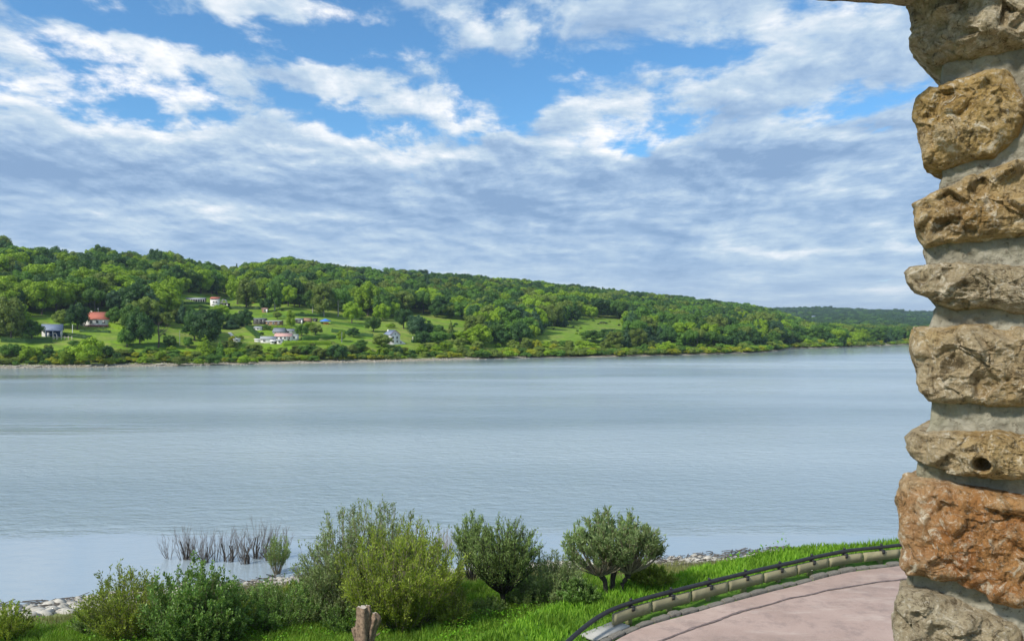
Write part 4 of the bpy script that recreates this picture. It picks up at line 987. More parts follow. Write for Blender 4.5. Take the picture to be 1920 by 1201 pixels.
def body(L, D, H, rh, ridge, wallm, roofm, root, ov=.35, down=2.5, gablem=None, hip=0.0):
    m = MB()
    if ridge == 'x':
        V = [(-L/2, 0, -down), (L/2, 0, -down), (L/2, D, -down), (-L/2, D, -down), (-L/2, 0, H), (L/2, 0, H), (L/2, D, H), (-L/2, D, H), (-L/2, D/2, H+rh), (L/2, D/2, H+rh)]
        m.poly(V, [(0, 1, 5, 4), (2, 3, 7, 6), (1, 2, 6, 9, 5), (3, 0, 4, 8, 7)])
    else:
        V = [(-L/2, 0, -down), (L/2, 0, -down), (L/2, D, -down), (-L/2, D, -down), (-L/2, 0, H), (L/2, 0, H), (L/2, D, H), (-L/2, D, H), (0, 0, H+rh), (0, D, H+rh)]
        m.poly(V, [(0, 1, 5, 8, 4), (2, 3, 7, 9, 6), (1, 2, 6, 5), (3, 0, 4, 7)])
    link('wall', m.mesh('wall', wallm), root)
    r = MB(); t_ = .16
    if ridge == 'x':
        k = rh/(D/2); e = ov
        for sgn, ya, yb in ((1, -e, D/2), (-1, D+e, D/2)):
            za = H-e*k+.02; zb = H+rh+.02
            V = [(-L/2-e+hip, ya, za), (L/2+e-hip, ya, za), (L/2+e-hip, yb, zb), (-L/2-e+hip, yb, zb)]; V += [(a, b, c+t_) for a, b, c in V]
            r.poly(V, [(0, 1, 2, 3), (4, 5, 6, 7), (0, 1, 5, 4), (1, 2, 6, 5), (2, 3, 7, 6), (3, 0, 4, 7)])
    else:
        k = rh/(L/2); e = ov
        for xa in (-L/2-e, L/2+e):
            za = H-e*k+.02; zb = H+rh+.02
            V = [(xa, -e, za), (xa, D+e, za), (0, D+e, zb), (0, -e, zb)]; V += [(a, b, c+t_) for a, b, c in V]
            r.poly(V, [(0, 1, 2, 3), (4, 5, 6, 7), (0, 1, 5, 4), (1, 2, 6, 5), (2, 3, 7, 6), (3, 0, 4, 7)])
    return link('roof', r.mesh('roof', roofm), root)
def root_at(name, px, pb, rz, label, cat, group=None):
    x, y, z = far_hit(px, pb); e = empty(name, (x, y, z), rz); tag(e, label, cat, group); return e, y/F
# blue veranda house
e, k = root_at('house', 97, 632, R(24), 'small white house with slate roof, dark blue veranda and white posts, lower left', 'house')
L, D, H = 7.4, 5.2, 14*k
body(L, D, H, 9.5*k, 'x', M_white, M_slate, e, .4)
m = MB().box(-L/2+1.5, L/2-.1, -.06, -.004, -.4, H-.15); link('veranda_wall', m.mesh('veranda_wall', M_bluewall), e)
m = MB().box(-L/2+.2, L/2+.2, -1.9, -.08, -.35, -.15); link('deck', m.mesh('deck', M_bluewall), e)
m = MB(); m.add([(-L/2+1.4, -2.1, H-.55), (L/2+.3, -2.1, H-.55), (L/2+.3, -.3, H-.12), (-L/2+1.4, -.3, H-.12), (-L/2+1.4, -2.1, H-.42), (L/2+.3, -2.1, H-.42), (L/2+.3, -.3, H+.01), (-L/2+1.4, -.3, H+.01)], [(0, 1, 2, 3), (4, 5, 6, 7), (0, 1, 5, 4), (1, 2, 6, 5), (2, 3, 7, 6), (3, 0, 4, 7)]); link('veranda_roof', m.mesh('veranda_roof', M_slate), e)
pm = MB().box(-.13, .13, -.13, .13, -.15, H-.5).mesh('post', M_white)
for q in (-L/2+1.6, .6, L/2-.1): link('post', pm, e, (q, -1.8, 0))
win(e, 1.8, 2.8, .6, 1.9, side=-L/2, frame=M_bluewall)
m = MB().box(-L/2+2.0, -L/2+2.9, -.09, -.07, -.1, 2.0); link('door', m.mesh('door', M_white), e)
# red roofed house
e, k = root_at('house', 182, 612, R(10), 'long white house with bright red tiled roof and red balcony rail', 'house')
L, D, H = 9.8, 6.2, 14.0*k
rf = body(L, D, H, 12.5*k, 'x', M_white, M_redroof, e, .3)
for a in (-2.6, .1, 2.9): win(e, a-.45, a+.45, 1.5, 2.6)
for a in (-3.7, -1.2, 1.5, 4.0): win(e, a-.35, a+.35, -.9, .3)
m = MB().box(-L/2-.2, L/2+.2, -.85, -.02, -.05, .1); link('balcony', m.mesh('balcony', M_red), e)
m = MB().box(-L/2-.2, L/2+.2, -.92, -.86, .18, .62)
link('railing', m.mesh('railing', M_red), e)
pm = MB().box(-.1, .1, -.1, .1, -2.5, -.05).mesh('post', M_white)
for q in np.linspace(-L/2, L/2, 6): link('post', pm, e, (q, -.75, 0))
link('chimney', MB().box(-.3, .3, -.3, .3, -.8, .9).mesh('chimney', M_cream), rf, (-3.4, D/2+.3, H+12.5*k-.2))
mb = MB(); mb.tubes([[0, 0, -1], [0, 0, 2.2]], [.09, .07], 5); mb.box(-.35, .35, -.04, .04, 1.5, 1.62); link('antenna', mb.mesh('antenna', M_metal), rf, (-.6, D/2+.4, H+12.5*k))
m = MB().poly([(-2.6, .3, -2.5), (0, .3, -2.5), (0, 4.4, -2.5), (-2.6, 4.4, -2.5), (-2.6, .3, 1.3), (0, .3, 2.4), (0, 4.4, 2.4), (-2.6, 4.4, 1.3)], [(0, 1, 5, 4), (2, 3, 7, 6), (3, 0, 4, 7)]); link('side_wing', m.mesh('side_wing', M_white), e, (-L/2-.003, 0, 0))
m = MB().poly([(-2.9, .1, 1.25), (0, .1, 2.5), (0, 4.6, 2.5), (-2.9, 4.6, 1.25), (-2.9, .1, 1.4), (0, .1, 2.65), (0, 4.6, 2.65), (-2.9, 4.6, 1.4)], [(0, 1, 2, 3), (4, 5, 6, 7), (0, 1, 5, 4), (2, 3, 7, 6), (3, 0, 4, 7)]); link('wing_roof', m.mesh('wing_roof', M_redroof), e, (-L/2-.005, 0, 0))
# small white house on the hill
e, k = root_at('house', 402, 575, R(8), 'tiny white house with flat red roof high on the garden slope', 'house')
W_, H = 15*k, 15*k
link('wall', MB().box(-W_/2, W_/2, 0, 4, -2, H).mesh('wall', M_white), e); m = MB().poly([(-W_/2-.3, -.4, H+.02), (W_/2+.3, -.4, H+.02), (W_/2+.3, 4.3, H+1.0), (-W_/2-.3, 4.3, H+1.0), (-W_/2-.3, -.4, H+.25), (W_/2+.3, -.4, H+.25), (W_/2+.3, 4.3, H+1.25), (-W_/2-.3, 4.3, H+1.25)], [(0, 1, 2, 3), (4, 5, 6, 7), (0, 1, 5, 4), (1, 2, 6, 5), (2, 3, 7, 6), (3, 0, 4, 7)]); link('roof', m.mesh('roof', M_redroof), e)
win(e, .6, 1.6, 2.3, 3.1); win(e, -1.1, -.2, .9, 1.6); win(e, -.9, .1, 2.4, 3.1)
e, k = root_at('greenhouse', 419, 574, R(5), 'grey arched frame of a garden greenhouse beside the tiny white house', 'greenhouse')
for i in range(4):
    mb = MB(); an = np.linspace(0, math.pi, 9); mb.tubes(np.stack([1.6*np.cos(an), 0*an, 1.5+2.6*np.sin(an)], -1), np.full(9, .10), 4); mb.box(-1.68, -1.5, -.08, .08, -1, 1.5); mb.box(1.5, 1.68, -.08, .08, -1, 1.5); link('hoop', mb.mesh('hoop', M_greyboard), e, (0, i*1.0, 0))
mb = MB(); mb.box(-.06, .06, .05, 2.95, 4.05, 4.2); mb.box(-1.5, 1.5, -.05, .05, 2.0, 2.12); link('ridge_bar', mb.mesh('ridge_bar', M_greyboard), e)
def shed(px0, px1, pb, pt, rz, wallm, roofm, label, rh=.35, depth=3.5, cat='shed', group=None, front=None, nwin=1, ridge='x'):
    e, k = root_at('shed' if cat == 'shed' else cat.replace(' ', '_'), (px0+px1)/2, pb, rz, label, cat, group); L = (px1-px0)*k; H = max(1.2, (pb-pt)*k-rh)
    body(L, depth, H, rh, ridge, wallm, roofm, e, .25, 1.5)
    for i in range(nwin):
        a = -L/2+L*(i+.5)/nwin; win(e, a-.4, a+.4, H*.35, H*.8)
    if front: link('door', MB().box(L*.28, L*.28+.85, -.06, -.003, -.2, H*.85).mesh('door', front), e)
    return e
shed(412, 428, 575, 568.5, R(4), M_darkwood, M_darkwood, 'low black shed right of the tiny white house on the hill', .25, front=M_white)
shed(475, 497, 608, 597, R(4), M_darkwood, M_greyroof, 'long low dark shed with pale flat roof, left of the pair', .3, nwin=3)
shed(498, 527, 610.5, 601, R(-3), M_brown, M_greyboard, 'long low brown shed with pale flat roof, right of the pair', .3, nwin=3)
shed(489, 516, 643, 631, R(14), M_white, M_greyboard, 'white bungalow with pale grey roof at the left of the garden buildings', 1.0, 4.5, 'bungalow', front=M_darkwood, nwin=2)
shed(515, 546, 638, 625, R(2), M_white, M_pink, 'low bungalow with faded pink tiled roof in the middle of the gardens', 1.3, 4.5, 'bungalow', front=M_darkwood, nwin=4)
shed(546, 557, 638, 627, R(0), M_white, M_greyboard, 'boxy white hut at the right end of the pink roofed bungalow', .3, 3.0, front=M_greyboard)
shed(507, 516, 644.5, 638, R(10), M_white, M_white, 'small white hut in front of the white bungalow', .4, 2.5, front=M_darkwood)
shed(519, 529, 644.5, 636.5, R(4), M_white, M_greyboard, 'small white hut below the pink roofed bungalow', .4, 2.5, front=M_greyboard)
shed(511, 532, 626, 615.5, R(-6), M_greyboard, M_greyroof, 'grey shed with a blue grey roof behind the pink roofed bungalow', 1.6, 4, nwin=2)
shed(536, 553, 624.5, 617, R(6), M_white, M_greyroof, 'small white chalet behind the boxy white hut', .8, 3, nwin=2)
shed(476, 490, 619, 612.5, R(-4), M_white, M_greyboard, 'small white hut just below the long dark shed', .5, 2.5)
shed(554, 567, 606, 597, R(3), M_darkwood, M_greyroof, 'dark hut with a white door right of the bright poplar', .5, 3, front=M_white)
shed(568, 582, 606, 596, R(3), M_brown, M_brown, 'brown roofed hut beside the dark hut', 1.4, 3.5)
shed(586, 594, 603, 597, R(3), M_darkwood, M_darkwood, 'tiny dark shed left of the blue parasol', .4, 2)
shed(491, 501, 586, 577.5, R(0), M_brown, M_pink, 'small brown hut with flat roof high in the gardens', .3, 2.5, front=M_white)
shed(438, 450, 641, 636, R(20), M_white, M_greyboard, 'low white garden store at the foot of the white steps', .3, 2.0)
shed(477, 487, 641, 636.5, R(0), M_white, M_white, 'flat white garden box left of the white bungalow', .2, 2.0, nwin=0)
# blue parasol hut
e, k = root_at('parasol', 610, 607, 0, 'wide blue garden parasol with orange things under it', 'parasol')
mb = MB(); n = 8; rr2 = 10.5*k; top = 10*k; V = [(0, 0, top)]+[(rr2*math.cos(a*math.tau/n), rr2*.8*math.sin(a*math.tau/n), top-1.3) for a in range(n)]+[(rr2*math.cos(a*math.tau/n), rr2*.8*math.sin(a*math.tau/n), top-1.6) for a in range(n)]
mb.poly(V, [(0, 1+i, 1+(i+1) % n) for i in range(n)]+[(1+i, 1+n+i, 1+n+(i+1) % n, 1+(i+1) % n) for i in range(n)]); link('canopy', mb.mesh('canopy', M_blue), e)
mb = MB(); mb.tubes([[0, 0, -1], [0, 0, top-.1]], [.06, .05], 6); link('pole', mb.mesh('pole', M_metal), e)
x, y, z = far_hit(611, 608); o = link('bench', MB().box(-1.3, 1.3, 0, .6, .3, .45).box(-1.3, 1.3, .6, .7, .3, 1.1).box(-1.2, -1.1, .05, .55, -.5, .3).box(1.1, 1.2, .05, .55, -.5, .3).mesh('bench', M_orange), None, (x, y, z)); tag(o, 'orange garden bench under the blue parasol', 'bench')
# tall white house by the water
e, k = root_at('house', 741, 646, R(38), 'tall white three storey house with grey slate roof near the shore', 'house')
L, D, H = 5.4, 6.4, 19*k
rf = body(L, D, H, 2.1, 'y', M_white, M_slate, e, .35, 3)
for a in (-1.2, 1.1):
    for b in (1.0, 2.9): win(e, a-.42, a+.42, b, b+1.15)
win(e, -.3, .3, H-.1, H+.6)
for b in (1.1, 3.2): win(e, 2.8, 3.6, b, b+.9, side=-L/2)
link('gable_trim', MB().poly([(-L/2-.3, -.42, H-.35), (0, -.42, H+2.0), (L/2+.3, -.42, H-.35), (L/2+.3, -.42, H-.05), (0, -.42, H+2.3), (-L/2-.3, -.42, H-.05)], [(0, 1, 4, 5), (1, 2, 3, 4)]).mesh('gable_trim', M_pink), e)
link('chimney', MB().box(-.3, .3, -.3, .3, -.8, .8).mesh('chimney', M_white), rf, (-.8, D-.8, H+1.6))
m = MB().poly([(0, 0, -3), (3.4, 0, -3), (3.4, 2.6, -3), (0, 2.6, -3), (0, 0, 2.4), (3.4, 0, .6), (3.4, 2.6, .6), (0, 2.6, 2.4)], [(0, 1, 5, 4), (1, 2, 6, 5), (2, 3, 7, 6), (4, 5, 6, 7)]); link('annex', m.mesh('annex', M_white), e, (L/2+.004, .4, 0))
win(e, L/2+.4, L/2+1.0, .6, 1.5, y=.4)
# distant houses beyond the point
for i, (px, pb, w, h, lab) in enumerate([(1447, 594, 9, 7, 'distant white house with grey roof, leftmost beyond the point'), (1459, 594, 7, 6, 'distant pale house right beside the leftmost one'), (1482, 602, 5, 6, 'narrow distant white house between trees beyond the point'),
                                         (1491, 609, 5, 6, 'small distant white house lowest among the trees beyond the point'), (1526, 595, 7, 4, 'distant cream house right of the others beyond the point')]):
    ys = 1750+i*40; x = (px-CX)/F*ys; z = EYE+(Y0-pb)/F*ys; z = float(far_h(x, ys)); e = empty('house', (x, ys, max(z, EYE+(Y0-pb)/F*ys-1)), R(10-i*7)); tag(e, lab, 'house', 'houses among the trees on the distant bank')
    k = ys/F; body(w*k, 7, h*k-2.5, 2.5, 'x', M_white if i != 4 else M_cream, M_slate, e, .4, 6)
    for q in (-.25, .25): win(e, q*w*k-.5, q*w*k+.5, 1.2, 2.6)
# garden bits
def pole(px, pb, pt, label, rad=.11, mat=M_white, arm=0):
    x, y, z = far_hit(px, pb); h = (pb-pt)*y/F; mb = MB(); mb.tubes([[0, 0, -.3], [0, 0, h]], [rad, rad*.8], 6)
    if arm: mb.box(-arm, arm, -.05, .05, h-.5, h-.38)
    o = link('pole', mb.mesh('pole', mat), None, (x, y, z)); tag(o, label, 'pole')
pole(290, 596, 566, 'pale wooden pole left of two standing at the dark trees', .16, M_palebark, .5)
pole(298.5, 592, 560, 'pale wooden pole right of two standing at the dark trees', .16, M_palebark, .5)
pole(136, 624, 608, 'white flagpole on the lawn right of the blue veranda house', .16)
pole(641, 643, 622, 'slim grey pole right of the bungalow gardens', .12, M_metal)
pole(774, 640, 631, 'short white post on the terrace right of the tall white house, left one', .22)
pole(790, 639, 631, 'short white post on the terrace right of the tall white house, right one', .2)
pole(337, 648, 620, 'pale pole at the right end of the garden lawn', .10, M_greyboard)
def hedge(p0, p1, h, w, tone, label):
    a = np.array(far_hit(*p0)); b = np.array(far_hit(*p1)); n = max(3, int(np.linalg.norm(b-a)/1.2)); c = a+(b-a)*np.linspace(0, 1, n)[:, None]
    c[:, 2] = far_h(c[:, 0], c[:, 1]); L_ = np.linalg.norm((b-a)[:2]); org = c.mean(0); c = c-org
    ring = []; prof = [(-.5, -.3), (-.5, .75), (-.32, 1), (.32, 1), (.5, .75), (.5, -.3)]; dr = (b-a)[:2]/L_; nr_ = np.array([-dr[1], dr[0], 0])
    V = np.array([[p+nr_*w*.9*u_+np.array([0, 0, h*.93*v_]) for u_, v_ in prof] for p in c]).reshape(-1, 3); V = V+.12*np.stack([vnoise(V*1.1+org+q) for q in range(3)], -1)
    mb = MB(); mb.add(V, [(i*6+j, i*6+j+1, (i+1)*6+j+1, (i+1)*6+j) for i in range(n-1) for j in range(5)]); mb.poly(V[:6], [(0, 1, 2, 3, 4, 5)]); mb.poly(V[-6:], [(5, 4, 3, 2, 1, 0)])
    N = int(L_*h*22); s_ = rng.uniform(0, 1, N)*(n-1); i_ = s_.astype(int).clip(0, n-2); P_ = c[i_]+(c[i_+1]-c[i_])*(s_-i_)[:, None]
    e_ = rng.uniform(-.5, .5, N); top = rng.random(N) < .45; P_ = P_+np.outer(np.where(top, e_, np.sign(e_)*.5)*w, nr_); P_[:, 2] += np.where(top, h, rng.uniform(0, h, N)); P_ += rng.normal(size=(N, 3))*.07
    V, Q = leaves_np(P_, rand_dir(N)+[0, 0, .4], .40, .28); mb.add(V, Q)
    o = link('hedge', mb.mesh('hedge', TONES[tone]), None, tuple(org)); tag(o, label, 'hedge')
HG = [((150, 622), (206, 624), 1.0, 1.4, 'dark', 'dark clipped hedge in front of the red roofed house'), ((120, 630), (172, 637), 1.5, 1.4, 'dark', 'dark hedge between the blue veranda house and the lawn'),
      ((206, 612), (232, 620), 1.8, 1.6, 'bright', 'light green hedge right of the red roofed house'), ((2, 640), (98, 642), 1.6, 1.4, 'dark', 'long dark hedge at the bottom left above the shore'),
      ((346, 570), (392, 571), 1.1, 1.0, 'dark', 'low hedge under the long greenhouse, upper of two'), ((346, 577), (392, 578), 1.0, 1.0, 'mid', 'low hedge under the long greenhouse, lower of two'),
      ((430, 579), (486, 580), 1.5, 1.5, 'dark', 'dark green hedge on the terrace right of the tiny white house'), ((552, 592), (606, 594), 1.4, 1.2, 'dark', 'straight hedge above the dark huts'),
      ((492, 594), (540, 596), 1.2, 1.2, 'mid', 'hedge above the long flat sheds'), ((506, 615), (545, 616), 1.4, 1.5, 'bright', 'bright hedge in front of the long brown shed'),
      ((458, 610), (492, 640), 1.6, 2.0, 'dark', 'dark hedge running down the slope left of the white bungalow'), ((566, 638), (628, 634), 1.7, 2.0, 'mid', 'long green hedge right of the white huts'),
      ((530, 648), (620, 646), 1.5, 2.2, 'bright', 'bright green hedge along the bottom of the gardens'), ((620, 606), (682, 613), 1.2, 1.2, 'mid', 'hedge on the meadow right of the blue parasol'),
      ((622, 622), (700, 632), 1.6, 2.0, 'dark', 'dark hedge crossing the slope left of the tall white house'), ((430, 606), (462, 612), 1.6, 1.6, 'dark', 'dark hedge joining the clipped tree from the left'),
      ((250, 652), (335, 650), 1.5, 2.0, 'mid', 'green hedge along the bottom of the long lawn'), ((772, 642), (812, 641), 1.4, 1.2, 'dark', 'dark hedge on the terrace right of the tall white house'),
      ((600, 640), (650, 655), 1.3, 1.8, 'olive', 'olive hedge falling toward the shore belt'), ((450, 598), (474, 600), 1.4, 1.6, 'mid', 'short hedge left of the long dark shed')]
for h in HG: hedge(*h)
# white garden steps and the white railings
def strip(name, p0, p1, w, h, mat, label, cat, n=6, gap=.15):
    a = np.array(far_hit(*p0)); b = np.array(far_hit(*p1)); e = empty(name, tuple(a)); tag(e, label, cat)
    for i in range(n):
        c0 = a+(b-a)*i/n; c1 = a+(b-a)*(i+1-gap)/n; c = (c0+c1)/2; dd = c1-c0; z = float(far_h(c[0], c[1]))
        link('step' if 'step' in label else 'panel', MB().box(-np.linalg.norm(dd[:2])/2, np.linalg.norm(dd[:2])/2, -w/2, w/2, -.5, h).mesh('panel', mat), e, (c[0]-a[0], c[1]-a[1], z-a[2]), (0, 0, math.atan2(dd[1], dd[0])))
strip('garden_steps', (430, 624), (443, 637), 1.3, .45, M_white, 'white garden steps running diagonally down the slope', 'steps', 8, .1)
strip('garden_wall', (448, 586), (452, 590), .8, .9, M_palebark, 'pale stone heap on the upper terrace', 'wall', 4)
strip('garden_wall', (455, 589), (466, 590), .8, .8, M_palebark, 'low pale stone wall on the upper terrace', 'wall', 5)
e, k = root_at('garden_railing', 118, 637, R(-3), 'cream railing with posts in front of the blue veranda house', 'railing')
L = 34*k; link('rail', MB().box(-L/2, L/2, -.05, .05, .95, 1.15).mesh('rail', M_cream), e)
for q in np.linspace(-L/2, L/2, 6): link('post', MB().box(-.1, .1, -.1, .1, -.6, 1.5).mesh('post', M_cream), e, (q, .12, 0))
e, k = root_at('garden_arch', 103, 637, R(-3), 'cream garden arch at the left end of the railing', 'arch')
mb = MB(); an = np.linspace(0, math.pi, 9); mb.tubes(np.stack([.75*np.cos(an), 0*an, 1.9+.8*np.sin(an)], -1), np.full(9, .12), 5); mb.box(-.86, -.64, -.1, .1, -.6, 1.9); mb.box(.64, .86, -.1, .1, -.6, 1.9); link('frame', mb.mesh('frame', M_cream), e)
# long low greenhouse on the upper terrace
e, k = root_at('greenhouse', 366, 565, R(0), 'long low grey greenhouse on the upper garden terrace', 'greenhouse')
L = 36*k; body(L, 2.5, 1.3, .8, 'x', M_glass, M_greyboard, e, .1, 1)
for q in np.linspace(-L/2, L/2, 9): link('frame', MB().box(-.07, .07, -.08, -.003, -1, 1.3).mesh('frame', M_white), e, (q, 0, 0))
x, y, z = far_hit(474, 568); mb = MB().poly([(-1, -1, 0), (1, -1, 0), (1, 1, 0), (-1, 1, 0), (-.1, 0, 1.9), (.1, 0, 1.9)], [(0, 1, 5, 4), (2, 3, 4, 5), (1, 2, 5), (3, 0, 4)]); o = link('tent', mb.mesh('tent', M_orange), None, (x, y, z), (0, 0, .4)); tag(o, 'tiny orange tent on the grass under the upper wood', 'tent')
# cattle on the far meadow
def cow(px, pb, rz, label):
    x, y, z = far_hit(px, pb); me = bpy.data.meshes.new('cow')
    V = [(0, 0, 1.05), (-.75, 0, 1.1), (.65, 0, 1.1), (1.0, 0, 1.2), (1.35, 0, .95), (1.6, 0, .8), (-.7, .22, .6), (-.7, .22, 0), (-.7, -.22, .6), (-.7, -.22, 0), (.6, .2, .6), (.62, .2, 0), (.6, -.2, .6), (.62, -.2, 0), (-.95, 0, 1.1), (-1.0, 0, .5)]
    E_ = [(0, 1), (0, 2), (2, 3), (3, 4), (4, 5), (1, 6), (6, 7), (1, 8), (8, 9), (2, 10), (10, 11), (2, 12), (12, 13), (1, 14), (14, 15)]
    rad = [.40, .34, .34, .22, .17, .10, .12, .07, .12, .07, .11, .07, .11, .07, .06, .04]
    me.from_pydata(V, E_, []); o = link('cow', me, None, (x, y, z), (0, 0, rz), (1.25, 1.25, 1.25)); me.materials.append(M_black)
    m_ = o.modifiers.new('skin', 'SKIN'); 
    for i, s_ in enumerate(me.skin_vertices[0].data if me.skin_vertices else []): s_.radius = (rad[i], rad[i]); s_.use_root = i == 0
    if not me.skin_vertices: pass
    o.modifiers.new('sub', 'SUBSURF').levels = 1; tag(o, label, 'cow')
cow(1127, 607.5, .3, 'black cow grazing on the far meadow, left one of two'); cow(1133.5, 607.5, 2.9, 'black cow grazing on the far meadow, right one of two')
# bare trees and boulders on the far shore
def bare(px, pb, pt, label, mat=M_palebark, n=9, thing='bare_tree', lean=0.0, z0=None):
    x, y, z = far_hit(px, pb) if z0 is None else z0; h = (pb-pt)*y/F; e = empty(thing, (x, y, z)); tag(e, label, 'tree'); r = np.random.default_rng(int(px))
    mb = MB(); mb.tubes([[0, 0, -.3], [.03*h, 0, .35*h], [-.02*h+lean, 0, .7*h], [.03*h+lean, 0, h]], [.035*h, .027*h, .017*h, .005*h], 6); link('trunk', mb.mesh('trunk', mat), e)
    mb = MB()
    for k in range(n):
        t_ = r.uniform(.3, .9); a = r.uniform(0, 6.28); l_ = h*(1-t_)*.6+.1*h; s_ = np.array([lean*t_, 0, t_*h]); d_ = np.array([math.cos(a), math.sin(a), .9]); mb.tubes([s_, s_+d_*l_*.5, s_+d_*l_+[0, 0, .15*l_]], [.014*h, .010*h, .003*h], 4)
    link('branches', mb.mesh('branches', mat), e)
bare(297, 652, 604, 'leafless dead tree standing on the long lawn', M_bark, 8)
rs = np.random.default_rng(5)
def rock_mesh(name, seed, mat):
    V, T = ICO; q = V*(1+.30*fbm(V*1.3+seed, 3, seed)[:, None])*[1, .8, .6]; return mesh_np(name, q, T, mat)
M_rock = mat_plain('pale_rock', (.34, .31, .25), .9, .3, 2, .5); RK = [rock_mesh('boulder', i, M_rock) for i in range(4)]
for px, w, lab in ((142, 5, 'white boulder at the waterline under the small pointed tree'), (166, 14, 'flat pale boulder at the waterline under the large bright tree'), (180, 5, 'small white boulder right of the flat pale boulder'), (200, 9, 'pale boulder at the waterline right of the large bright tree'),
                   (302, 18, 'wide grey boulder on the beach below the long lawn'), (30, 10, 'pale boulder on the beach at the far left'), (72, 14, 'broad pale boulder on the beach below the blue house'), (95, 9, 'rounded pale boulder right of the broad one'), (640, 8, 'pale boulder on the shore below the garden hedges'), (702, 7, 'pale boulder on the shore left of the tall white house')):
    y = np.interp(px, SHX, SHD)+2.0; x = (px-CX)/F*y; s_ = w*y/F/2; o = link('boulder', RK[rs.integers(4)], None, (x, y, float(far_h(x, y))+.15*s_), (0, 0, rs.uniform(0, 6)), (s_, s_*.8, min(s_, .8))); tag(o, lab, 'boulder')
mb = MB()
for px in np.arange(-20, 1000, 2.2):
    for q in range(2):
        p = px+rs.uniform(-1, 1); y = np.interp(p, SHX, SHD)+rs.uniform(-1, 12); x = (p-CX)/F*y; s_ = rs.uniform(.15, .6); V, T = ICO1; V2 = V*(1+.3*rs.normal(size=(len(V), 1))*.5)*[1, .8, .5]*s_+[x, y, float(far_h(x, y))]
        mb.add(V2, T)
o = link('shore_stones', mb.mesh('shore_stones', M_rock)); tag(o, 'scattered pale stones along the far beach', 'stones', kind='stuff')

# ------------------------------------------------------------------ near vegetation
LF = {'pollard': mat_leaf('pollard_leaf', (.13, .20, .06), (.29, .37, .16), .35, 0, .5, .9), 'grey': mat_leaf('willow_leaf_grey', (.15, .215, .06), (.30, .37, .17), .35, 0, .5, .8), 'yellow': mat_leaf('willow_leaf_yellow', (.19, .27, .025), (.36, .43, .07), .38, 0, .5, .8),
      'green': mat_leaf('willow_leaf_green', (.14, .22, .05), (.28, .37, .13), .35, 0, .5, .8), 'dark': mat_leaf('leaf_dark_glossy', (.10, .20, .035), (.22, .34, .09), .3, 0, .4, .9),
      'olive': mat_leaf('leaf_olive', (.17, .235, .03), (.31, .37, .06), .35, 0, .5, .8)}
def cluster(org, H, Wd, nst, ntw, nlf, thmax, llen, lw, base_r=.15, tmin=.3, r0=.03, curl=.35, leafup=.5, seed=0, tw=.22, lt0=.0, ax=1.0):
    """stems fanning out of org, side twigs on them, leaves on the twigs -> (branch V,Q), (leaf V,Q)"""
    r = np.random.default_rng(seed); n = 8; ph = r.uniform(0, 2*np.pi, nst)+0.; th = thmax*np.sqrt((np.arange(nst)+r.uniform(0, 1, nst))/nst)
    rad = r.uniform(.82, 1.06, nst)
    end = np.stack([np.cos(ph)*np.sin(th)*Wd/2/math.sin(min(thmax, math.pi/2))*rad, np.sin(ph)*np.sin(th)*Wd/2*ax/math.sin(min(thmax, math.pi/2))*rad, (np.cos(th)*.72+.28)*H*rad], -1)
    if thmax > 1.5: end[:, 2] = (np.cos(th)*.5+.5)*H*rad*.98+.02*H
    st = np.stack([np.cos(ph)*base_r*r.uniform(.2, 1, nst), np.sin(ph)*base_r*r.uniform(.2, 1, nst), np.zeros(nst)], -1)
    mid = st*.5+end*.5+np.stack([end[:, 0]*curl*.3, end[:, 1]*curl*.3, -np.abs(end[:, 2])*curl*.05], -1)+r.normal(size=(nst, 3))*.04*H
    t_ = np.linspace(0, 1, n)[None, :, None]; C = (1-t_)**2*st[:, None]+2*t_*(1-t_)*mid[:, None]+t_**2*end[:, None]
    C = C+r.normal(size=C.shape)*.012*H*t_
    bv, bq = tubes_np(C+org, r0*(1-.85*np.linspace(0, 1, n))[None]*r.uniform(.6, 1.2, (nst, 1)), 4)
    # twigs
    k = np.repeat(np.arange(nst), ntw); u_ = r.uniform(tmin, .98, len(k))*(n-1); i_ = u_.astype(int).clip(0, n-2); f_ = (u_-i_)[:, None]
    P_ = C[k, i_]*(1-f_)+C[k, i_+1]*f_; tg = unit(C[k, i_+1]-C[k, i_]); out = unit(P_*[1, 1, .3]+1e-6); D_ = unit(tg*.9+rand_dir(len(k))*.55+out*.25+[0, 0, leafup]); L_ = H*tw*r.uniform(.5, 1.1, len(k))
    m_ = np.linspace(0, 1, 4)[None, :, None]; T_ = P_[:, None]+D_[:, None]*L_[:, None, None]*m_+np.array([0, 0, 1])*(leafup*.15)*L_[:, None, None]*m_**2
    tv, tq = tubes_np(T_+org, r0*.30*(1-.7*np.linspace(0, 1, 4))[None]*np.ones((len(k), 1)), 3)
    kk = np.repeat(np.arange(len(k)), nlf); w_ = r.uniform(lt0, 1.05, len(kk)); Pl = P_[kk]+D_[kk]*(L_[kk]*w_)[:, None]+r.normal(size=(len(kk), 3))*.02*H*.5
    Al = unit(D_[kk]*.8+rand_dir(len(kk))*.75+[0, 0, .15]); lv, lq = leaves_np(Pl+org, Al, llen*r.uniform(.6, 1.25, len(kk)), lw)
    return (np.concatenate([bv, tv]), [bq, tq+len(bv)]), (lv, lq)
M_twig = mat_plain('twig_bark', (.24, .21, .14), .85, .3, 5, .2)
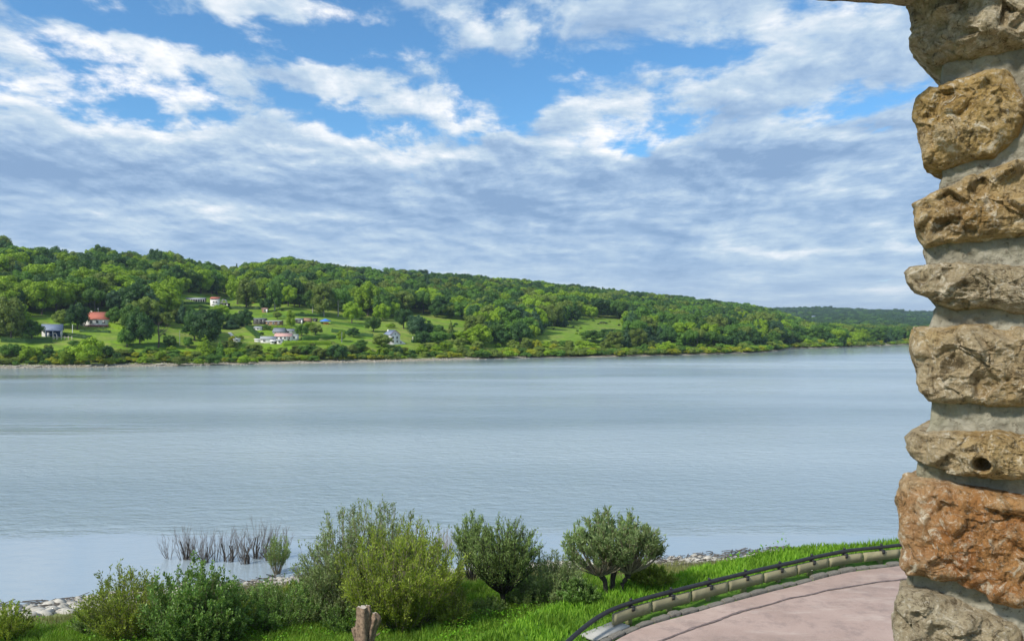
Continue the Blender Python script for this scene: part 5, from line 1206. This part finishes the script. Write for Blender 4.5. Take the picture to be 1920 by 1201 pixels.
def plant(name, px, pb, pt, wpx, label, cat, leaf, clusters, bark=M_twig, trunks=(), group=None, at=None, tkm=None, **kw):
    x, y, z = near_hit(px, pb) if at is None else at
    k = y/F; H = (pb-pt)*k; Wd = wpx*k; e = empty(name, (x, y, z)); tag(e, label, cat, group); B = MB(); Lm = MB()
    for tr in trunks:
        mb = MB(); pts = np.array(tr[0])*[H, H, H]; rr3 = np.array(tr[1])*H; tt_ = np.linspace(0, len(pts)-1, len(pts)*4); P_ = np.stack([np.interp(tt_, range(len(pts)), pts[:, q]) for q in range(3)], -1); P_ += .012*H*np.stack([vnoise(P_*6/H+q*3.3) for q in range(3)], -1)
        mb.tubes(P_, np.interp(tt_, range(len(pts)), rr3)*(1+.18*vnoise(P_*9/H)), 9); link('trunk', mb.mesh('trunk', tkm or bark, True), e)
    for i, c in enumerate(clusters):
        d_ = dict(kw); d_.update(c); off_ = np.array(d_.pop('o', (0, 0, 0)))*H; h_ = d_.pop('h', 1.0)*H; w_ = d_.pop('w', 1.0)*Wd
        (bv, bq), (lv, lq) = cluster(off_, h_, w_, seed=int(px)*7+i, **d_)
        for q_, f_ in enumerate(bq): pass
        B.v.append(bv); B.f[4] += [f+B.n for f in bq]; B.n += len(bv); Lm.add(lv, lq)
    link('branches', B.mesh('branches', bark), e); link('foliage', Lm.mesh('foliage', LF[leaf]), e); return e
plant('willow', 690, 1140, 946, 262, 'large dome shaped grey green willow behind the yellow green willow', 'willow', 'grey', [dict()], nst=200, ntw=16, nlf=11, thmax=1.5, llen=.15, lw=.045, base_r=.9, tmin=.30, r0=.038, tw=.12, curl=.6)
plant('willow', 752, 1176, 988, 230, 'bushy yellow green willow in front of the grey green one', 'willow', 'yellow', [dict()], nst=220, ntw=15, nlf=12, thmax=1.62, llen=.14, lw=.045, base_r=.9, tmin=.15, r0=.028, tw=.12, curl=.6)
plant('willow_tree', 944, 1142, 966, 150, 'small willow tree with a single dark trunk', 'willow', 'green', [dict(o=(0, 0, .16), h=.84, w=1.0), dict(o=(.02, 0, .30), h=.6, w=.8)], bark=M_darkbark,
      trunks=[([(0, 0, -.1), (.01, 0, .1), (-.01, 0, .24), (.03, 0, .42)], (.040, .034, .030, .018))], nst=80, ntw=13, nlf=9, thmax=1.62, llen=.13, lw=.042, base_r=.05, tmin=.28, r0=.035, tw=.14, curl=.6)
plant('willow_tree', 886, 1090, 962, 72, 'slim dark willow standing behind the single trunk willow', 'willow', 'green', [dict(o=(-.05, 0, .35), h=.62, w=.9), dict()], bark=M_darkbark, nst=30, ntw=11, nlf=13, thmax=1.3, llen=.13, lw=.042, base_r=.15, tmin=.3, r0=.03, tw=.16, curl=.6)
plant('willow_bush', 1034, 1134, 1036, 130, 'grey green willow bush between the trunk willow and the pollard', 'bush', 'grey', [dict()], nst=130, ntw=14, nlf=12, thmax=1.5, llen=.11, lw=.035, base_r=.4, tmin=.22, r0=.02, tw=.15, curl=.5)
heads = [((-.17, 0, .22), .64, .74), ((.02, .05, .32), .66, .84), ((.20, 0, .25), .62, .72)]
plant('pollard_willow', 1150, 1112, 961, 182, 'pollard willow with three stout dark trunks and round fan of shoots', 'willow', 'pollard',
      [dict(o=h[0], h=h[1], w=h[2]) for h in heads], bark=M_twig,
      trunks=[([(-.06, 0, -.1), (-.10, 0, .14), (-.15, 0, .20), (-.17, 0, .27)], (.034, .028, .034, .050)), ([(0, .03, -.1), (.01, .05, .16), (.02, .05, .26), (.02, .05, .37)], (.038, .032, .035, .052)), ([(.08, 0, -.1), (.12, 0, .12), (.18, 0, .19), (.2, 0, .30)], (.034, .028, .034, .050))],
      nst=75, ntw=9, nlf=7, thmax=1.72, llen=.12, lw=.035, base_r=.12, tmin=.55, r0=.026, tw=.13, curl=.7, tkm=M_darkbark)
plant('shrub', 240, 1200, 1064, 175, 'yellowish green shrub with open twigs at the lower left', 'shrub', 'olive', [dict()], nst=130, ntw=13, nlf=10, thmax=1.5, llen=.12, lw=.05, base_r=.5, tmin=.18, r0=.018, tw=.14, curl=.5)
plant('shrub', 362, 1212, 1054, 180, 'dense dark green broad leaved shrub right of the yellowish one', 'shrub', 'dark', [dict(), dict(o=(.22, -.1, 0), h=.72, w=.8)], nst=130, ntw=14, nlf=13, thmax=1.5, llen=.12, lw=.07, base_r=.5, tmin=.15, r0=.018, tw=.13, curl=.5)
plant('shrub', 432, 1200, 1108, 84, 'small yellow green shrub beside the dense dark one', 'shrub', 'yellow', [dict()], nst=60, ntw=11, nlf=12, thmax=1.5, llen=.09, lw=.035, base_r=.3, tmin=.15, r0=.014, tw=.16, curl=.5)
plant('shrub', 525, 1178, 1096, 175, 'low spreading dark shrub between the clump and the willows', 'shrub', 'dark', [dict()], nst=130, ntw=12, nlf=12, thmax=1.52, llen=.09, lw=.045, base_r=.8, tmin=.15, r0=.013, tw=.18, curl=.5)
plant('shrub', 612, 1165, 1080, 120, 'low grey green shrub under the left side of the big willow', 'shrub', 'grey', [dict()], nst=90, ntw=11, nlf=12, thmax=1.5, llen=.09, lw=.035, base_r=.5, tmin=.15, r0=.013, tw=.18, curl=.5)
plant('shrub', 8, 1205, 1128, 100, 'bright green shrub cut off by the lower left corner', 'shrub', 'yellow', [dict()], nst=100, ntw=12, nlf=12, thmax=1.5, llen=.09, lw=.04, base_r=.4, tmin=.15, r0=.013, tw=.16, curl=.5)
plant('shrub', 850, 1175, 1100, 80, 'low olive shrub at the right foot of the yellow green willow', 'shrub', 'olive', [dict()], nst=70, ntw=11, nlf=11, thmax=1.5, llen=.09, lw=.035, base_r=.3, tmin=.15, r0=.013, tw=.18, curl=.5)
plant('shrub', 1222, 1096, 1066, 90, 'low olive scrub right of the pollard willow', 'shrub', 'olive', [dict()], nst=60, ntw=10, nlf=10, thmax=1.5, llen=.09, lw=.03, base_r=.5, tmin=.15, r0=.011, tw=.2, curl=.5)
plant('shrub', 1085, 1128, 1092, 80, 'low dark scrub between the grey willow bush and the pollard trunks', 'shrub', 'dark', [dict()], nst=50, ntw=10, nlf=10, thmax=1.5, llen=.08, lw=.035, base_r=.4, tmin=.15, r0=.011, tw=.2, curl=.5)
plant('shrub', 915, 1150, 1118, 70, 'low green scrub at the foot of the single trunk willow', 'shrub', 'green', [dict()], nst=50, ntw=10, nlf=10, thmax=1.5, llen=.08, lw=.035, base_r=.4, tmin=.15, r0=.011, tw=.2, curl=.5)
for (px, pb, pt, w, lf, lab) in ((480, 1150, 1108, 110, 'green', 'low green scrub behind the low spreading dark shrub'), (575, 1128, 1092, 110, 'olive', 'low olive scrub along the bank left of the big willow'), 
        (990, 1136, 1090, 90, 'green', 'green scrub right of the single trunk willow'), (655, 1182, 1140, 110, 'dark', 'dark low scrub behind the stump'), (200, 1190, 1140, 120, 'green', 'green scrub at the left foot of the yellowish shrub')):
    plant('shrub', px, pb, pt, w, lab, 'shrub', lf, [dict()], nst=90, ntw=10, nlf=10, thmax=1.52, llen=.09, lw=.04, base_r=.7, tmin=.12, r0=.011, tw=.22, curl=.5)
def wat(px, pb): y = EYE*F/(pb-Y0); return ((px-CX)/F*y, y, 0.0)
plant('willow_bush', 519, 1080, 1010, 48, 'small green willow bush standing in the water beside the dead stems', 'bush', 'green', [dict()], nst=34, ntw=11, nlf=10, thmax=1.2, llen=.12, lw=.035, base_r=.2, tmin=.3, r0=.022, tw=.2, at=wat(519, 1075))
# dead flooded shrubs
def dead(px, pb, pt, wpx, label, ns, group, seed, spread=.9, name='dead_shrub', stub=True):
    x, y, z = wat(px, pb); k = y/F; H = (pb-pt)*k; Wd = wpx*k; e = empty(name, (x, y, 0)); tag(e, label, 'dead shrub', group); r = np.random.default_rng(seed)
    (bv, bq), _ = cluster(np.zeros(3), H*1.08, Wd*1.15, ns*2, 12, 1, spread*1.1, .1, .02, base_r=.3, tmin=.15, r0=.017, curl=.2, leafup=.4, seed=seed, tw=.26)
    mb = MB(); mb.v.append(bv); mb.f[4] += bq; mb.n += len(bv); link('twigs', mb.mesh('twigs', M_deadwood), e)
    if stub:
        for q in range(r.integers(2, 4)):
            a = r.uniform(-.3, .3); mb = MB(); mb.tubes([[a, 0, -.4], [a+r.normal()*.09, 0, .25*H], [a+r.normal()*.22, 0, H*r.uniform(.35, .7)]], [.05, .042, .03], 6); mb.tubes([[a, 0, .1], [a+r.normal()*.4, 0, .3*H]], [.03, .015], 4); link('stem', mb.mesh('stem', M_darkbark), e)
gd = 'dead flooded shrubs standing in the shallows'
dead(347, 1048, 988, 44, 'dead flooded shrub, leftmost in the shallows', 9, gd, 41); dead(384, 1054, 996, 50, 'dead flooded shrub with two upright dark stubs, second from left', 10, gd, 42)
dead(430, 1052, 992, 54, 'dead flooded shrub in the middle of the group', 10, gd, 43); dead(484, 1046, 975, 74, 'tallest dead flooded shrub with widely spread twigs', 12, gd, 44, 1.1); dead(460, 1056, 1010, 36, 'small dead flooded shrub between the middle and the tallest', 6, gd, 45)
dead(507, 1050, 985, 40, 'dead flooded shrub just behind the green willow bush', 7, gd, 46); dead(404, 1050, 1008, 30, 'thin dead flooded twigs between the two stubs and the middle shrub', 6, gd, 47, stub=False)
dead(318, 1046, 1004, 40, 'sparse dead twigs at the left end of the flooded row', 5, gd, 48, stub=False); dead(366, 1050, 1000, 44, 'tangle of thin dead twigs between the first two flooded shrubs', 7, gd, 49, stub=False); dead(455, 1044, 992, 50, 'thin twig tangle behind the middle flooded shrub', 8, gd, 50, stub=False)
dead(532, 1042, 990, 44, 'thin dead twigs at the right end of the flooded row', 7, gd, 51, stub=False)
# pale reeds
e = empty('reeds', wat(836, 1034)); tag(e, 'tuft of pale dead reeds in the water between the two willows', 'reeds'); mb = MB(); r = np.random.default_rng(3)
for i in range(60):
    a = r.normal(size=2)*[.5, .35]; h = r.uniform(.6, 1.6); mb.tubes([[a[0], a[1], -.2], [a[0]+r.normal()*.06, a[1], h*.6], [a[0]+r.normal()*.14, a[1], h]], [.014, .012, .005], 3)
link('stalks', mb.mesh('stalks', mat_plain('reed_stalk', (.34, .30, .27), .9, .3, 3)), e)
# carved stump
x, y, z = near_hit(685, 1262); y0 = y; kx = y/F
def sp(px, py): return np.array([(px-685)*kx, 0, (1262-py)*kx])
stump = empty('tree_stump', (x, y, z)); tag(stump, 'weathered forked tree stump with sawn grey tops at the bottom of the photo', 'stump')
M_stump = mat_plain('weathered_stump', (.27, .185, .125), .9, .75, 11, 1.0)  # wide tone spread in the colour stands in for shaded creases
M_cut = mat_plain('sawn_wood', (.52, .43, .34), .9, .25, 10, .4)
def limb(name, pts, rads, seed, cut=True, sq=1.0, k=20):
    P_ = np.array([sp(*p) for p in pts]); t_ = np.linspace(0, len(P_)-1, 34); C = np.stack([np.interp(t_, range(len(P_)), P_[:, q]) for q in range(3)], -1); rr3 = np.interp(t_, range(len(P_)), np.array(rads)*kx)
    V, Q = tubes_np(C, rr3, k); c_ = np.repeat(C, k, 0); d_ = V-c_; g = np.tile(np.arange(k), 34)*math.tau/k; hz_ = np.repeat(C[:, 2], k)
    groove = .26*np.sin(g*4+seed)+.12*np.sin(g*9+seed*2+hz_*3)+.22*fbm(V*[5, 5, 1.6]+seed, 3, seed); V = c_+d_*(1+groove)[:, None]*[1, .8, 1]
    V[-k:, 2] += 2.6*kx*vnoise(V[-k:]*14+seed)
    nV = len(V); V = np.concatenate([V, [V[-k:].mean(0)+[0, 0, -.02]]]); j = np.arange(k); 
    o = link(name, mesh_np(name, V, [Q], M_stump, True), stump)
    if cut: link('sawn_face', mesh_np('sawn_face', V[[*range(nV-k, nV), nV]]+np.array([0, 0, .002]), np.stack([j, (j+1) % k, np.full(k, k)], -1), M_cut), o)
limb('trunk', [(686, 1300), (684, 1230), (682, 1180), (681, 1150), (682, 1137)], (19, 16, 13.5, 11, 10.5), 1)
limb('fork', [(690, 1240), (694, 1200), (698, 1176), (704, 1158), (703, 1148)], (8, 7.5, 7.5, 8, 4), 2)
limb('fork', [(676, 1210), (668, 1190), (664, 1180), (661, 1176)], (7, 6, 5, 3), 3); limb('knob', [(688, 1160), (691, 1145), (690, 1134)], (6, 5, 4), 5)
limb('branch', [(694, 1200), (700, 1192), (706, 1190), (713, 1186)], (3, 1.6, 1.3, .8), 4, False, k=8)

# driftwood, sticks and stones along the near waterline
rs = np.random.default_rng(12); mb = MB(); N = 900; xx = np.concatenate([rs.uniform(-28, -10, 430), rs.uniform(5, 18, 470)]); ss = np.abs(rs.normal(size=N))*2.2+.1; yy = np.interp(xx, SLX, SLY)-ss+1.0
zz_ = near_h(xx, yy); a = rs.uniform(0, np.pi, N)*.5-.3; L_ = rs.uniform(.15, .9, N)*rs.choice([1, 1, 1.7], N); dd = np.stack([np.cos(a), np.sin(a), rs.normal(size=N)*.16], -1)
Pm = np.stack([xx, yy, np.maximum(zz_, 0)+.05], -1); T_ = np.stack([Pm-dd*L_[:, None]/2, Pm+rs.normal(size=(N, 3))*.03, Pm+dd*L_[:, None]/2], 1); mb.tubes(T_, np.repeat(rs.uniform(.008, .03, N)[:, None], 3, 1), 4)
o = link('driftwood', mb.mesh('driftwood', mat_plain('driftwood', (.14, .12, .10), .9, .6, 1.2))); tag(o, 'dark sticks and driftwood washed up along the near waterline', 'driftwood', kind='stuff')
mb = MB(); N = 3200; xx = np.concatenate([rs.uniform(-30, -8, 1400), rs.uniform(-8, 19, N-1400)]); ss = rs.uniform(-.3, 1, N)*np.where(xx < -17, 4.4, 2.4); yy = np.interp(xx, SLX, SLY)-ss; zz_ = near_h(xx, yy); V, T = ICO1
sz = rs.uniform(.03, .13, N)*rs.choice([1, 1, 1.8], N)*np.where(xx < -16, 1.7, 1.0); nz = 1+.25*rs.normal(size=(N, len(V), 1)); A = V[None]*nz*sz[:, None, None]*[1.2, .9, .6]+np.stack([xx, yy, zz_+.01], -1)[:, None]
mb.add(A.reshape(-1, 3), (T[None]+np.arange(N)[:, None, None]*len(V)).reshape(-1, 3)); o = link('shore_pebbles', mb.mesh('shore_pebbles', mat_plain('pebble', (.44, .41, .35), .9, .6, .9))); tag(o, 'pale stones strewn on the near beach', 'stones', kind='stuff')

# grass, weeds
def blades(N, xr, yr, cond, hmin, hmax, wmin, wmax, seed, lean=.5):
    r = np.random.default_rng(seed); out = []; need = N
    x = r.uniform(*xr, N*3); y = r.uniform(*yr, N*3); q = bar_dist(x, y); z = near_h(x, y); m_ = cond(x, y, z, q) & (np.abs(x/y) < .70); x, y, z, q = x[m_][:N], y[m_][:N], z[m_][:N], q[m_][:N]; n = len(x)
    cl = .5+.5*fbm(np.stack([x/1.1, y/1.1, 0*x], -1), 3, seed); h = (hmin+(hmax-hmin)*r.random(n)*cl*1.4); h *= np.where(q < .5, .5, 1)
    a = r.uniform(0, 6.28, n); t_ = np.stack([np.cos(a), np.sin(a), 0*a], -1); b = r.uniform(0, 6.28, n); ln_ = np.stack([np.cos(b), np.sin(b), 0*b], -1)*(h*lean*r.uniform(.2, 1, n))[:, None]
    w = r.uniform(wmin, wmax, n)[:, None]*.5; P_ = np.stack([x, y, z-.03], -1); up = np.array([0, 0, 1.])
    M_ = P_+ln_*.35+up*(h*.6)[:, None]; E_ = P_+ln_+up*(h*.95)[:, None]
    V = np.stack([P_-t_*w, P_+t_*w, M_+t_*w*.8, M_-t_*w*.8, E_], 1).reshape(-1, 3); i = np.arange(n)[:, None]*5; return V, [i+[0, 1, 2, 3], i+[3, 2, 4]]
G1 = mat_leaf('verge_grass', (.095, .235, .014), (.27, .45, .045), .35, 0, .6, .9); G2 = mat_leaf('meadow_grass', (.10, .23, .014), (.24, .36, .05), .35, 0, .6, .7); G3 = mat_leaf('dry_grass', (.15, .17, .05), (.27, .27, .10), .3, 0, .6, .5)
V, Q = blades(130000, (-8, 26), (12, 34), lambda x, y, z, q: (q > .16) & (q < 4.5), .10, .30, .018, .040, 1); o = link('verge_grass', mesh_np('verge_grass', V, Q, G1)); tag(o, 'bright green grass on the verge beyond the barrier', 'grass', kind='stuff')
V, Q = blades(150000, (-30, 8), (20, 44), lambda x, y, z, q: (q > 3.5) & (z > 1.0), .20, .70, .020, .045, 2); o = link('meadow_grass', mesh_np('meadow_grass', V, Q, G2)); tag(o, 'tall green meadow grass between the shrubs', 'grass', kind='stuff')
V, Q = blades(40000, (-30, 16), (28, 50), lambda x, y, z, q: (z > np.where(x < -17, .75, .36)) & (z < 1.15) & (q > 3.5), .15, .5, .015, .035, 3); o = link('dry_grass', mesh_np('dry_grass', V, Q, G3)); tag(o, 'straw coloured grass at the back of the beach', 'grass', kind='stuff')
V, Q = blades(2500, (-3, 30), (12, 30), lambda x, y, z, q: (np.abs(q+.22) < .1) | (np.abs(q+.46) < .05), .04, .13, .015, .03, 5); V[:, 2] += .1
o = link('kerb_moss', mesh_np('kerb_moss', V, Q, G2)); tag(o, 'small tufts of weeds in the joints of the kerb', 'weeds', kind='stuff')
r = np.random.default_rng(9); n = 60000; x = r.uniform(-28, 9, n); y = r.uniform(19, 42, n); q = bar_dist(x, y); z = near_h(x, y); cl = fbm(np.stack([x/1.8, y/1.8, 0*x], -1), 3, 77); m_ = (q > 2.2) & (z > .95) & (cl > -.05) & (np.abs(x/y) < .7); x, y, z, cl = x[m_], y[m_], z[m_], cl[m_]; n = len(x)
P_ = np.stack([x, y, z+r.uniform(.02, 1, n)*(.25+1.0*np.maximum(cl, 0))], -1); V, Q = leaves_np(P_, rand_dir(n)*[1, 1, .4]+[0, 0, .25], r.uniform(.06, .16, n), r.uniform(.04, .09, n))
o = link('weeds', mesh_np('weeds', V, Q, mat_leaf('weed_leaf', (.09, .24, .012), (.20, .42, .025), .35, 0, .5, .5))); tag(o, 'leafy green weeds and brambles under the shrubs', 'weeds', kind='stuff')
# ------------------------------------------------------------------ haze
m = bpy.data.materials.new('haze_air'); m.use_nodes = True; t = NT(m.node_tree); t.n.remove(t.n['Principled BSDF'])
pv = t.node('ShaderNodeVolumePrincipled'); pv.inputs['Color'].default_value = (.62, .76, .95, 1); pv.inputs['Density'].default_value = .000095; pv.inputs['Anisotropy'].default_value = .2
t.l.new(pv.outputs[0], t.n['Material Output'].inputs['Volume'])
o = link('haze', MB().box(-9500, 9500, -3500, 12500, -7.5, 150).mesh('haze', m)); tag(o, kind='stuff')
